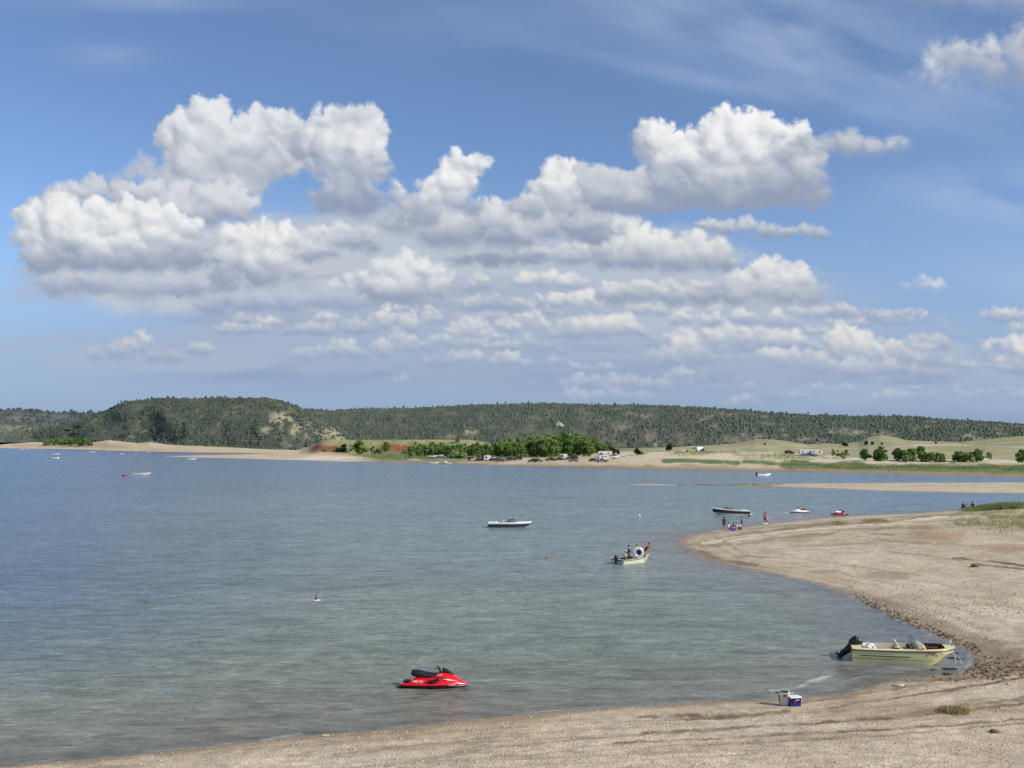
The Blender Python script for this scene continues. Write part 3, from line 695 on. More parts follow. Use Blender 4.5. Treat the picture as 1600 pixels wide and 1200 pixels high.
def build_water():
    d=math.radians
    az=np.concatenate([np.linspace(d(-80),d(-31),30)[:-1],np.linspace(d(-31),d(31),640)[:-1],np.linspace(d(31),d(80),30)])
    rs=np.concatenate([np.geomspace(26,160,420)[:-1],np.geomspace(160,3000,200)])
    x,y=polar(az,rs)
    z=np.zeros(len(x))
    px,py=project(x,y,z)
    sn=sdist(PN,x,y);sf=sdist(PF,x,y);sb=sdist(PB,x,y)
    s=-np.maximum(np.maximum(sn,sf),sb)   # distance offshore
    T=np.empty((len(x),3))
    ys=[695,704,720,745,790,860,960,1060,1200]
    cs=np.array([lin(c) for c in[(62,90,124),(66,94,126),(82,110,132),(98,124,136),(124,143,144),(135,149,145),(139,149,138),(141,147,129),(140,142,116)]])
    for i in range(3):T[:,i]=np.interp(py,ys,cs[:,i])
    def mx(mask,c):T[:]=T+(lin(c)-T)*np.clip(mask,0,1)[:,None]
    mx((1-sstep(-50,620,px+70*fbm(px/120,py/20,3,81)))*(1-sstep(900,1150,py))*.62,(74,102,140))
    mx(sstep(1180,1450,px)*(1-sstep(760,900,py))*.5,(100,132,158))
    n=fbm(x/6,y/3,4,82);n5=fbm(x/2.,y/1.2,3,84)
    nearS=-sn
    mx((1-sstep(1.,9.,nearS+2.*n))*.7,(126,120,108))
    mx((1-sstep(.1,2.0,nearS+.8*n))*.55,(114,100,82))
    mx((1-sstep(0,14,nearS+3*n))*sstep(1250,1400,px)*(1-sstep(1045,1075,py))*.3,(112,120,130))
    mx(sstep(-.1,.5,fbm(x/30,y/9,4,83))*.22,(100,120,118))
    mx(stroke(px,py,[(310,1140),(420,1124),(560,1122)],9,.5,85)*.4,(128,116,96))
    mx(stroke(px,py,[(1080,1052),(1180,1050),(1290,1040)],5,.5,86)*.5,(134,124,104))
    mx(stroke(px,py,[(840,826),(930,828),(1040,824),(1100,828)],2.2,.4,87)*.4,(96,112,110))
    foam=np.zeros(len(x))
    def fm(pts,w,a,sd_):
        m=stroke(px,py,pts,w,.5,sd_)*np.clip(.55+1.5*n5,0,1)*a;np.maximum(foam,m,out=foam)
    fm([(1204,1080),(1222,1079),(1245,1074),(1268,1064),(1290,1057),(1304,1054)],2.6,.95,90)
    fm([(1205,1080),(1250,1073),(1300,1055)],1.8,.8,98)
    fm([(1318,1064),(1340,1060),(1356,1057)],1.3,.5,91)
    fm([(408,1158),(430,1153),(455,1149),(468,1147)],2.4,.9,92)
    fm([(1448,1000),(1452,992),(1449,985)],1.6,.5,93)
    fm([(1240,905),(1250,908),(1262,910)],1.1,.6,94)
    fm([(1042,846),(1050,850),(1054,856)],1.5,.5,95)
    fm([(1454,1038),(1452,1042)],1.3,.3,96)
    fm([(1110,884),(1180,898),(1260,914)],.6,.25,97)
    edge=np.exp(-((nearS-.12-.1*n)/.10)**2)*.35*np.clip(.3+1.6*fbm(x/1.5,y/1.5,3,88),0,1);foam=np.maximum(foam*.7,edge)
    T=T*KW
    zz=foam*.10*np.clip((1400-py)/300,0,1)
    calm=np.clip(1-sstep(0,10,nearS+n),0,1)*.8
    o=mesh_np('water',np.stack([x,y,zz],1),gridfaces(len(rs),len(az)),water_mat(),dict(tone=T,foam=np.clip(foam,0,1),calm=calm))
    return tag(o,kind='structure')
KW=.95
build_ground();build_water()
# ---------------------------------------------------------------- hills
HAZE=lin((120,140,165))
def hill(name,crest,foot,Yf,Yc,pxr,seed,tone,depth=260,rough=1.,exposed=(),nv=90,zfoot=1.,rocky=None):
    us=np.arange(pxr[0],pxr[1]+1,3.);vs=np.concatenate([np.linspace(0,1,nv),1+np.linspace(.06,1,14)])
    U,Vv=np.meshgrid(us,vs)
    cy=itp(crest,U);yf=itp(Yf,U) if isinstance(Yf,list) else np.full(U.shape,float(Yf));yc=itp(Yc,U) if isinstance(Yc,list) else np.full(U.shape,float(Yc))
    Vc=np.clip(Vv,0,1)
    rav=fbm(U/55,Vc*1.3,4,seed);rav2=fbm(U/17,Vc*4,4,seed+5)
    Y=yf+(yc-yf)*Vc+np.sin(Vc*math.pi)*(90*rav+24*rav2)*rough
    zc=CAMH+(688-cy)/1600*yc
    p=Vc**.9*(1+.0*rav)+np.sin(Vc*math.pi)*(.10+.10*rav)
    z=zfoot+(zc-zfoot)*np.clip(p,0,1)+np.sin(Vc*math.pi)*rav2*4*rough
    back=np.clip(Vv-1,0,1)
    Y=Y+back*depth;z=z-back*8-6*(back>0)*back
    x=(U-800)/1600*Y/CT
    V=np.stack([x.ravel(),Y.ravel(),z.ravel()],1)
    n=fbm(U/26,Vc*7,5,seed+9,.6);n2=fbm(U/8,Vc*22,4,seed+10,.6)
    T=np.empty(U.shape+(3,));T[:]=lin(tone)
    def mx(mask,c):T[:]=T+(lin(c)-T)*np.clip(mask,0,1)[...,None]
    op=sstep(-.1,.5,n)*.5
    mx(op,(142,138,114));mx(sstep(.05,.5,n2)*.5,(158,148,124))
    bare=np.zeros(U.shape)
    PYs=688-(z-CAMH)*1600/np.maximum(Y,1)
    for (ex,ey,rx,ry,a) in exposed:
        q=np.exp(-((U-ex)/rx)**2-((PYs-ey)/ry)**2)*a
        bare=np.maximum(bare,q*np.clip(.55+1.4*n2+.9*n,0,1.2))
    mx(bare*1.3,(196,184,150))
    if rocky is not None:
        rk=sstep(rocky,rocky+150,U)*sstep(.05,.6,n+.35*n2)
        mx(rk*.85,(170,154,134));bare=np.maximum(bare,rk*.42)
    o=mesh_np(name,V,gridfaces(len(vs),len(us)),M['ground'],dict(tone=T.reshape(-1,3)*.62,wet=np.zeros(V.shape[0]),grit=np.zeros(V.shape[0])))
    tag(o,kind='structure')
    return dict(U=U,V=V.reshape(U.shape+(3,)),bare=bare,n=n,nv=nv,us=us,PY=PYs)
CR_L=[(0,692),(20,688),(60,676),(100,662),(140,650),(165,643),(185,632),(200,626.5),(230,624),(260,622),(300,623),(330,621.5),(370,621.5),(400,622),(430,623.5),(450,629),(475,639),(500,650),(530,666),(560,682),(590,694)]
CR_M=[(380,645),(440,641),(480,639),(520,641.5),(560,639),(640,638),(680,636),(720,633.5),(800,631),(860,630),(900,632),(1000,633),(1050,635),(1100,637),(1150,640),(1200,645),(1260,648),(1330,650),(1400,650),(1450,653),(1500,657),(1550,660),(1600,664),(1750,672),(2100,678)]
CR_F=[(-400,640),(0,641.5),(30,640),(80,644),(160,645.5),(260,650),(420,655)]
CR_B=[(-400,664),(0,662),(40,665),(80,661),(130,664),(200,672),(300,690)]
hF=hill('hill',CR_F,None,2300,3300,(-420,420),301,(96,108,112),exposed=[(20,655,60,2.5,.6)],nv=30)  # bluish ground tone holds the air haze of the far ridge
hB=hill('hill',CR_B,None,1500,2100,(-420,300),302,(104,114,98),exposed=[(25,669,40,4,1),(68,672,16,3,1),(95,668,8,2.5,1)],nv=40,zfoot=8)
hM=hill('hill',CR_M,None,[(380,1250),(900,1150),(1200,1050),(2100,1000)],[(380,2000),(900,1800),(1300,1600),(2100,1500)],(380,2080),303,(88,100,82),exposed=[(735,672,12,9,.9),(776,672,6,7,.6),(697,683,14,4,.5),(1026,694,7,4,.9),(1300,674,8,5,.7),(1335,676,10,5,.6),(1380,676,8,4,.6),(873,664,5.5,8,0)],rocky=880)
hL=hill('hill',CR_L,None,[(0,1500),(165,1330),(300,1150),(450,1020),(590,1010)],[(0,1700),(300,1500),(590,1400)],(0,590),304,(92,102,80),exposed=[(440,654,18,11,1.5),(470,668,34,11,1.2),(500,676,30,8,1.2),(530,686,24,5,1.),(425,672,16,6,.8),(370,640,8,6,.5),(300,688,12,4,.7),(400,688,14,4,.7),(222,672,10,3,.8),(330,675,5,8,.5),(205,684,10,5,.5),(455,695,16,5,.6)],nv=80)
# cream outcrop on the main ridge
rng=np.random.RandomState(3)
# ---------------------------------------------------------------- vegetation
M['pine']=leaf_mat('hazed_pine_needles',(68,84,72),(98,111,92),.80,.02,.15)  # lighter, bluer greens: distance haze is mixed into the foliage colour
M['pine_far']=leaf_mat('far_hazed_pine_needles',(70,84,84),(92,104,98),.62,.02,.1)  # stronger haze blue put into the leaf colours of the far ridge
M['bark']=paint('bark',(120,104,84),.9,.2)
M['birch']=paint('pale_bark',(180,170,150),.9,.2)
M['leafA']=leaf_mat('cottonwood_leaves',(76,104,54),(130,154,84),.95,.25,.35)
M['leafB']=leaf_mat('willow_leaves',(84,106,58),(146,162,98),.95,.25,.3)
M['juniper']=leaf_mat('juniper_leaves',(40,54,40),(76,92,62),.7,.3,.15)
M['grass']=leaf_mat('grass_blades',(122,124,80),(176,170,122),.95,.5,.3)
M['reed']=leaf_mat('reed_leaves',(92,108,62),(144,152,94),.95,.2,.3)
M['dry']=leaf_mat('dry_stems',(140,128,82),(176,164,112),.85,.5,.3)
def blobs(P,S,seed,tall=1.15,name='scrub_trees',mat=None):
    """many small ragged evergreen crowns in one mesh"""
    r=np.random.RandomState(seed)
    nv=9
    base=[]
    for k in range(4):base.append((math.cos(k*math.pi/2),math.sin(k*math.pi/2),.15))
    for k in range(4):base.append((.62*math.cos(.8+k*math.pi/2),.62*math.sin(.8+k*math.pi/2),.62))
    base.append((0,0,1.05))
    base=np.array(base)
    F=[]
    for k in range(4):
        a,b=k,(k+1)%4;c,d=4+k,4+(k+1)%4
        F+=[(a,b,c),(b,d,c),(c,d,8)]
    F=np.array(F)
    n=len(P);J=base[None]*(1+.42*(r.rand(n,nv,1)-.5))+ .18*(r.rand(n,nv,3)-.5)
    J[:,:4,2]-=.25
    ang=r.rand(n)*6.28;ca,sa=np.cos(ang)[:,None],np.sin(ang)[:,None]
    X=J[...,0]*ca-J[...,1]*sa;Yv=J[...,0]*sa+J[...,1]*ca
    V=np.stack([X*S[:,None]*.5,Yv*S[:,None]*.5,J[...,2]*S[:,None]*.5*tall*2*.8],2)+P[:,None,:]
    Ff=(F[None]+(np.arange(n)*nv)[:,None,None]).reshape(-1,3)
    return mesh_np(name,V.reshape(-1,3),Ff,mat,smooth=False)
def scatter_hill(h,n,seed,thresh,smin,smax,name,mat,pmin=None,pmax=None,lo=1.):
    r=np.random.RandomState(seed)
    U,V,bare,nn=h['U'],h['V'],h['bare'],h['n'];nv=h['nv']
    rows=h['V'].shape[0]
    i=r.rand(n)*(nv+8-2);j=r.rand(n)*(U.shape[1]-2)
    # weight towards equal screen area
    i0=i.astype(int);j0=j.astype(int);fi=(i-i0)[:,None];fj=(j-j0)[:,None]
    P=(V[i0,j0]*(1-fi)+V[i0+1,j0]*fi)*(1-fj)+(V[i0,j0+1]*(1-fi)+V[i0+1,j0+1]*fi)*fj
    b=bare[i0,j0];q=nn[i0,j0]
    cl=fbm(U[i0,j0]/13,i0/6.,4,seed+3,.6)
    keep=(r.rand(n)>np.clip(b*1.5,0,.96))&(r.rand(n)<np.clip(.72-thresh*q-1.9*cl,.06,1))
    P=P[keep];S=r.uniform(smin*.8,smax,len(P))*(1+.9*(r.rand(len(P))**5))
    g=(i[keep]>nv-6);S=np.where(g,S*1.05,S)
    o=blobs(P,S,seed+1,.85,name,mat)
    tag(o,kind='stuff')
    return o
o=scatter_hill(hM,31000,11,1.2,1.8,3.3,'pine_wood',M['pine']);tag(o,'dark pine and juniper wood covering the long main ridge','wood')
o=scatter_hill(hL,12000,12,1.1,1.7,3.1,'pine_wood',M['pine']);tag(o,'dark juniper scrub covering the rounded hill at the left','wood')
o=scatter_hill(hF,3200,13,.5,6,11,'pine_wood',M['pine_far']);tag(o,'haze-blue wood on the far low ridge at the left edge','wood')
o=scatter_hill(hB,2600,14,.7,3.,6,'pine_wood',M['pine']);tag(o,'dark wood on the low slopes behind the left beach','wood')
def on_hill(h,px,v):
    j=(px-h['us'][0])/3.;j0=int(j);i0=int(v)
    p=h['V'][i0,j0]*(1-(j-j0))+h['V'][i0,j0+1]*(j-j0)
    return p
# ---- crowns of leaf clumps
def leaf_crown(seed,H,Wd,n=1500,leaf=.42,clumps=16,low=.25,mat=None,name='crown',sparse=0):
    r=np.random.RandomState(seed)
    cs=[];
    for k in range(clumps):
        t=r.rand();zz=H*(low+(1-low)*t*.92)
        w=Wd*.5*math.sqrt(max(.12,1-((t-.42)/.62)**2))
        a=r.rand()*6.28;q=w*math.sqrt(r.rand())*.85
        cs.append((q*math.cos(a),q*math.sin(a),zz,Wd*r.uniform(.13,.24)*(1-.3*t)))
    cs.append((0,0,H*.5,Wd*.28));cs.append((0,0,H*.8,Wd*.2))
    cs=np.array(cs);wts=cs[:,3]**2;wts/=wts.sum()
    idx=r.choice(len(cs),n,p=wts)
    d=r.normal(size=(n,3));d/=np.linalg.norm(d,axis=1)[:,None]
    rad=r.uniform(.55,1.08,n)**.7
    P=cs[idx,:3]+d*(cs[idx,3]*rad)[:,None]*np.array([1,1,.85])
    P[:,2]=np.maximum(P[:,2],H*low*.55)
    # leaf quads, half facing outward
    nrm=d+.7*r.normal(size=(n,3));nrm/=np.linalg.norm(nrm,axis=1)[:,None]
    a=np.cross(nrm,r.normal(size=(n,3)));a/=np.linalg.norm(a,axis=1)[:,None];b=np.cross(nrm,a)
    s=(leaf*r.uniform(.5,1.45,n))[:,None]
    V=np.stack([P-a*s-b*s*.6,P+a*s-b*s*.7,P+a*s*.8+b*s*.8,P-a*s*.7+b*s*.6],1).reshape(-1,3)
    F=np.arange(n*4).reshape(-1,4)
    me=mesh_np(name,V,F,mat,smooth=False)
    m=me.data;bpy.data.objects.remove(me);return m,cs
def trunk_mesh(seed,H,cs,r0,mat,low=.25):
    r=random.Random(seed);m=MB()
    top=H*.82
    pts=[(0,0,-.4),(r.uniform(-.1,.1),r.uniform(-.1,.1),H*low),(r.uniform(-.3,.3),r.uniform(-.3,.3),H*.55),(0,0,top)]
    m.tube(pts,[r0*1.25,r0,r0*.65,r0*.2],7)
    for k in range(min(7,len(cs))):
        c=cs[k];z0=H*(low*.7)+.35*c[2]
        z0=min(z0,c[2]-.2)
        m.tube([(0,0,z0),(c[0]*.5,c[1]*.5,(z0+c[2])/2+.2),(c[0],c[1],c[2])],[r0*.5,r0*.32,r0*.1],5)
    o=m.build('trunk',mat);me=o.data;bpy.data.objects.remove(o);return me
TV={}
def variant(kind):
    if kind in TV:return TV[kind]
    out=[]
    for k in range(4):
        if kind=='cottonwood':cm,cs=leaf_crown(40+k,10,8.5,1700,.42,20,.14,M['leafA']);tm=trunk_mesh(k,10,cs,.28,M['birch'],.14);H=10
        if kind=='round':cm,cs=leaf_crown(60+k,7,7.,1500,.34,20,.08,M['leafA']);tm=trunk_mesh(k,7,cs,.2,M['bark'],.1);H=7
        if kind=='thin':cm,cs=leaf_crown(80+k,6,3.6,330,.26,12,.25,M['leafB']);tm=trunk_mesh(k,6,cs,.11,M['birch'],.25);H=6
        if kind=='bush':cm,cs=leaf_crown(90+k,2.4,3.,500,.22,10,.04,M['leafB']);tm=trunk_mesh(k,2.4,cs,.07,M['bark'],.06);H=2.4
        if kind=='juniper':cm,cs=leaf_crown(100+k,3.2,3.4,520,.26,10,.05,M['juniper']);tm=trunk_mesh(k,3.2,cs,.12,M['bark'],.08);H=3.2
        if kind=='pine':cm,cs=leaf_crown(110+k,9,4.6,420,.62,12,.28,M['pine']);tm=trunk_mesh(k,9,cs,.22,M['bark'],.3);H=9
        out.append((cm,tm,H))
    TV[kind]=out;return out
NT=0
def tree(kind,name,p,h,label,cat,group,widen=1.,rz=None):
    global NT;NT+=1
    cm,tm,H=variant(kind)[NT%4]
    e=empty(name,label,cat,p,rng.uniform(0,6.28) if rz is None else rz,group)
    s=h/H;e.scale=(s*widen,s*widen,s)
    a=bpy.data.objects.new('trunk',tm);C.objects.link(a);a.parent=e
    b=bpy.data.objects.new('crown',cm);C.objects.link(b);b.parent=e
    return e
# pines that stand up along the skyline
g='pines standing along the ridge line'
for px in [483,488,497,503,531,547,555,563,566,573,578,583,601,606,617,624,631,650,676,686,692,699,745,757,777,790,803,815,826,842,858,880,902,925,960,990,1014,1040,1060,1085,1103,1125,1139,1160,1168,1185,1197,1207,1228,1262,1290,1322,1350,1374,1405,1430,1462,1495,1511,1530,1560,1585]:
    p=on_hill(hM,px,hM['nv']-1+rng.randint(0,3))
    h=rng.uniform(3.4,5.6)*(1.35 if px in(555,617,777,631) else 1)
    tree('pine','pine_tree',(float(p[0]),float(p[1]),float(p[2])-.6),h,'small dark pine standing against the sky on the crest of the main ridge','tree',g)
for px in [190,199,214,232,237,246,262,315,322,331,340,352,375,391,410,424,440,452]:
    p=on_hill(hL,px,hL['nv']-1+rng.randint(0,3))
    tree('pine','pine_tree',(float(p[0]),float(p[1]),float(p[2])-.6),rng.uniform(3.5,5.2),'small dark pine standing against the sky on top of the rounded left hill','tree','pines on top of the left hill')
# cottonwood grove behind the parked vehicles
def hz(px,py):
    return hit(px,py)
gr='cottonwoods of the grove behind the parked vehicles'
GT=[(596,694),(611,692),(640,693),(660,690),(700,691),(750,689),(800,685),(850,679),(880,675),(905,677),(925,682),(945,691),(970,698),(990,703)]
for row,(Y0,n,a,b) in enumerate([(560,20,748,960),(600,34,640,962),(650,30,650,955),(705,20,650,940),(760,14,780,930)]):
    for i in range(n):
        px=a+(b-a)*(i+rng.uniform(.1,.9))/n;Y=Y0+rng.uniform(-14,14)
        X=(px-800)/1600*Y;z0=float(heights(np.array([X]),np.array([Y]))[0])
        topy=itp(GT,px)+rng.uniform(-1,5)+(4-row)*1.2
        h=CAMH+(688-topy)/1600*Y-z0
        h=max(4.5,min(h,17))
        tree('cottonwood','cottonwood_tree',(X,Y,z0),h,'leafy green cottonwood in the dense grove behind the parked vehicles','tree',gr,rng.uniform(.8,1.1))
ct='leafy tree on the green flat'
for px,pb,pt,kind,w,l in [(563,711,689,'round',1.05,'bushy green tree beside the red bank, tallest left of the grove'),(536,706,694,'juniper',1.1,'small olive tree left of the tall bushy tree by the red bank'),(548,708,694,'thin',1.2,'thin pale tree just left of the tall bushy tree'),(583,710,696,'thin',1.3,'thin loose tree right of the tall bushy tree'),(603,705,691,'round',.85,'round tree alone in front of the red cut'),(592,709,700,'bush',1.2,'low grey green bush between two trees by the red cut'),
    (649,709,690,'thin',1.,'slim tree with pale trunks left of the grove'),(664,709,693,'thin',1.3,'second slim tree with pale trunks left of the grove'),(676,709,691,'round',.7,'narrow green tree at the left end of the grove'),(689,709,691,'round',.8,'upright green tree near the left end of the grove'),
    (710,716,704,'bush',1.5,'rounded dark green bush in front of the grove beside small trailers'),(720,716,707,'bush',1.2,'low bush right of the rounded dark bush'),(528,705,699,'bush',1.6,'grey green shrub under the red bank, left'),(508,705,700,'bush',1.4,'low shrub at the foot of the dark red cliff'),(632,708,702,'bush',1.2,'little bush at the right end of the red cut'),
    (995,711,700,'juniper',1.1,'dark tree right of the grove, on the tan rise'),(1046,705,693,'juniper',1.,'small green tree alone on the tan rise'),(1003,710,705,'bush',.8,'little bush under the dark tree on the tan rise'),(958,709,700,'juniper',1.1,'dark round tree at the right end of the grove'),(965,710,702,'juniper',.9,'low dark tree right of the grove edge')]:
    p=hz(px,pb);h=(pb-pt)/1600*p[1]
    tree(kind,'tree' if kind!='bush' else 'bush',p,h,l,'tree' if kind!='bush' else 'bush',None,w)
for px,pb,pt,kind,w,l in [(1352,719.5,702,'round',.95,'round green tree left of its larger twin on the pale flat'),(1376,720,697,'round',.95,'large rounded green tree second from the left on the right flat'),(1403,720,700,'round',1.35,'broad tree at the left end of the right hand thicket'),(1424,721,701,'round',1.3,'middle tree of the right hand thicket'),(1441,720,698,'round',1.1,'upright tree behind the low thicket bushes'),(1455,722,707,'bush',1.35,'broad low bush in front of the thicket, left one'),(1467,722,707,'bush',1.2,'broad low bush in front of the thicket, right one'),(1416,722,711,'bush',1.,'small pale bush below the thicket'),
    (1497,721,706,'round',1.4,'broad low tree left of the tall tree near the right edge'),(1511,722,707,'bush',1.4,'round bush between two trees near the right edge'),(1527,722,701,'round',.9,'tall rounded tree in the right hand group'),(1545,721,705,'thin',1.2,'slender tree right of the tall rounded tree'),(1598,724,703,'round',.95,'dark tree cut by the right edge of the photo'),
    (1302,716,701,'thin',.9,'thin sparse tree left of the sparse pair'),(1309,716,702,'thin',.8,'thin sparse tree with a pale trunk near the trailers'),(1323,716,701,'thin',1.,'thin sparse tree at the right of the sparse group'),(1317,717,706,'bush',.7,'tiny bush under the sparse trees'),
    (1353,695,689,'juniper',1.2,'small dark juniper on the grassy knoll, left one'),(1363,695,690,'juniper',1.1,'small dark juniper on the grassy knoll, middle one'),(1378,695,691,'juniper',1.1,'small dark juniper on the grassy knoll, right one'),(1321,698,691,'juniper',1.6,'dark clump at the left foot of the grassy knoll'),(1462,693,689,'bush',1.2,'small green bush on the grass right of the knoll'),(1195,695,692,'juniper',1.3,'tiny dark bush high on the tan slope'),(1073,706,703,'bush',1.3,'tiny dark bush on the tan slope above the pale terrace'),(1085,702,699.5,'bush',1.5,'small bush beside the pale tent trailer')]:
    p=hz(px,pb);h=(pb-pt)/1600*p[1]
    tree(kind,'tree' if kind!='bush' else 'bush',p,h,l,'tree' if kind!='bush' else 'bush',None,w)
# trees at the left beach
for i,px in enumerate(np.linspace(72,143,17)):
    p=hz(px,695.5+rng.uniform(-1.5,1.));pt=rng.uniform(683,690)
    tree('round','tree',p,max(3,(p[1])*(694.5-pt)/1600),'bright green tree in the thicket behind the left beach','tree','green trees behind the left beach',1.2)
# dark junipers between meadow and ridge: nobody could count them
P=[];
for i in range(800):
    px=rng.uniform(1120,1640);
    if rng.rand()>(.95 if 1225<px<1330 or 1400<px<1530 else .55):continue
    Y=rng.uniform(880,1010);z=max(heights(np.array([(px-800)/1600*Y]),np.array([Y]))[0],1)
    P.append(((px-800)/1600*Y,Y,z-.5+rng.uniform(0,3)))
P=np.array(P);o=blobs(P,rng.uniform(2.4,5.2,len(P)),77,1.1,'juniper_wood',M['pine']);tag(o,'dark juniper belt where the grass hills meet the ridge','wood',kind='stuff')
P=[]
for i in range(700):
    px=rng.uniform(-60,470);Y=np.interp(px,[0,200,300,470],[1640,1285,1150,985])+rng.uniform(-15,70)
    X=(px-800)/1600*Y;P.append((X,Y,heights(np.array([X]),np.array([Y]))[0]-.3))
P=np.array(P);o=blobs(P,rng.uniform(2.4,4.6,len(P)),78,1.1,'juniper_wood',M['pine']);tag(o,'dark junipers along the foot of the rounded left hill','wood',kind='stuff')
# cream outcrop
def rock_mesh(seed,flat=.7,sub=2):
    r=random.Random(seed);bm=bmesh.new();bmesh.ops.create_icosphere(bm,subdivisions=sub,radius=1)
    for v in bm.verts:
        k=1+.28*(math.sin(v.co.x*3.1+seed)+math.sin(v.co.y*4.3+seed*2)+math.sin(v.co.z*3.7+seed*3))/2+r.uniform(-.09,.09)
        v.co*=k;v.co.z*=flat
    me=bpy.data.meshes.new('rock');bm.to_mesh(me);bm.free();return me
def rock_obj(name,seed,p,s,mat,label,cat,group=None,flat=.7,rz=0,sub=2):
    me=rock_mesh(seed,flat,sub);me.materials.append(mat)
    o=bpy.data.objects.new(name,me);C.objects.link(o);o.location=p;o.scale=s if hasattr(s,'__len__') else (s,)*3;o.rotation_euler=(0,0,rz)
    return tag(o,label,cat,group)
M['cream']=paint('cream_rock',(186,178,146),.95,.2,k=.75,scale=.25,var=.25)
M['stone']=paint('pale_stone',(196,184,162),.9,.25,k=.8,scale=6,var=.2)
M['stoneD']=paint('brown_stone',(120,102,78),.85,.3,k=.8,scale=6,var=.25)
M['stoneW']=paint('wet_stone',(60,54,46),.35,.5,k=.8,scale=6,var=.25)
_v=int(np.argmin(np.abs(hM['PY'][:,int((873-380)/3)][:90]-666)));p=on_hill(hM,873,_v)
m=MB();r=random.Random(4)
cr=[]
for k in range(9):
    a=-1+2*k/8;cr.append([(a*8+r.uniform(-.8,.8),-2+r.uniform(-1.2,1.2)-4*j/5,-6+ (16-7*abs(a)**1.5)*(j/5.)+r.uniform(-.6,.6)) if False else (a*8.5+r.uniform(-.6,.6),-7+5*(j/5.)+r.uniform(-.9,.9),-9+(19-8*abs(a)**1.6)*(j/5.)+r.uniform(-.7,.7)) for j in range(6)]+[(a*8,4,-9)])
m.loft(cr,True,True);o=m.build('rock_outcrop',M['cream'],smooth=True,angle=80,sub=1);o.location=p;o.scale=(.78,.78,.85)
tag(o,'cream coloured bare rock face high on the wooded ridge','rock')
# grass and reeds
def blades(name,P,hh,width,mat,seed,lean=.35,per=1):
    r=np.random.RandomState(seed);n=len(P)
    a=r.rand(n)*6.28;dx,dy=np.cos(a),np.sin(a);h=hh*r.uniform(.5,1.25,n);w=width*r.uniform(.6,1.3,n)
    la=r.rand(n)*6.28;l=lean*h*r.rand(n)
    z=np.zeros(n)
    V=np.stack([np.stack([P[:,0]-dx*w,P[:,1]-dy*w,P[:,2]],1),np.stack([P[:,0]+dx*w,P[:,1]+dy*w,P[:,2]],1),
      np.stack([P[:,0]+dx*w*.5+l*.5*np.cos(la),P[:,1]+dy*w*.5+l*.5*np.sin(la),P[:,2]+h*.6],1),
      np.stack([P[:,0]+l*np.cos(la),P[:,1]+l*np.sin(la),P[:,2]+h],1)],1).reshape(-1,3)
    return mesh_np(name,V,np.arange(n*4).reshape(-1,4),mat,smooth=False)
def area_pts(n,f,seed):
    """f(rs)->(px,py) arrays; returns ground points under them (flat-iterated)"""
    r=np.random.RandomState(seed);px,py=f(r,n)
    X,Yy,Z=ray(px,py);t=-CAMH/Z
    for _ in range(6):
        h=np.maximum(heights(X*t,Yy*t),0);t=(h-CAMH)/Z
    x,y=X*t,Yy*t;z,sn,sb,sf=heights(x,y,True)
    return np.stack([x,y,z],1),np.maximum(np.maximum(sn,sf),sb),px,py
def f1(r,n):
    px=1470+210*np.sqrt(r.rand(n));py=815+r.normal(0,8,n)-(px-1560)*.02
    return px,py
P,s,px,py=area_pts(15000,f1,21)
k=(s>2)&(fbm(px/16,py/4,4,67)+.35*sstep(1500,1600,px)+.55*np.random.RandomState(1).normal(size=len(px))>.12);P=P[k];o=blades('grass',P,.32,.03,M['grass'],22);tag(o,'olive grass growing thinly on the sand spit at the right','grass',kind='stuff')
def f2(r,n):
    px=r.normal(1558,20,n);py=r.uniform(791,797.0,n)-(px-1560)*.07
    return px,py
P,s,px,py=area_pts(6000,f2,23);P=P[(s>.5)];o=blades('reeds',P,.7,.05,M['reed'],24);tag(o,'clump of tall bright green reeds on the shore at the right','reeds',kind='stuff')
for i,(cx,cy,rx,ry,n,hh) in enumerate([(1312,819,9,3,420,.45),(1368,815,18,3,700,.4),(1495,1113,16,5,520,.22),(1476,1110,8,3,160,.18)]):
    P,s,px,py=area_pts(n,lambda r,n:(r.normal(cx,rx*.6,n),r.normal(cy,ry*.5,n)),30+i)
    o=blades('tuft_of_grass',P,hh,.016,M['dry'],40+i)
    tag(o,['small pale tuft of grass on the spit, left one','wide pale tuft of grass on the spit, right one','dry greenish tuft of stems in the foreground sand','small sparse tuft beside the dry greenish one'][i],'grass tuft')
def f3(r,n):
    which=r.rand(n)
    px=np.where(which<.85,r.uniform(1225,1660,n),np.where(which<.92,r.normal(1090,26,n),r.normal(1225,30,n)))
    c=np.where(which<.85,730.5+sstep(1260,1420,px)*2.5,np.where(which<.92,721,725.))
    return px,c+r.normal(0,2.3,n)*np.where(which<.85,1,.5)
P,s,px,py=area_pts(20000,f3,25);P=P[(s>6)&(fbm(P[:,0]/14,P[:,1]/14,3,26)>-.25)];o=blades('reeds',P,.5,.16,M['reed'],27,.5);tag(o,'long green belt of low reeds along the far right shore','reeds',kind='stuff')
def f4(r,n):
    return r.uniform(545,900,n),r.uniform(707,716,n)
P,s,px,py=area_pts(14000,f4,28);k=(fbm(P[:,0]/20,P[:,1]/20,3,29)>-.1)&(s>25);P=P[k];o=blades('reeds',P,.8,.2,M['reed'],30,.5);tag(o,'rough green meadow growth in front of the cottonwood grove','reeds',kind='stuff')
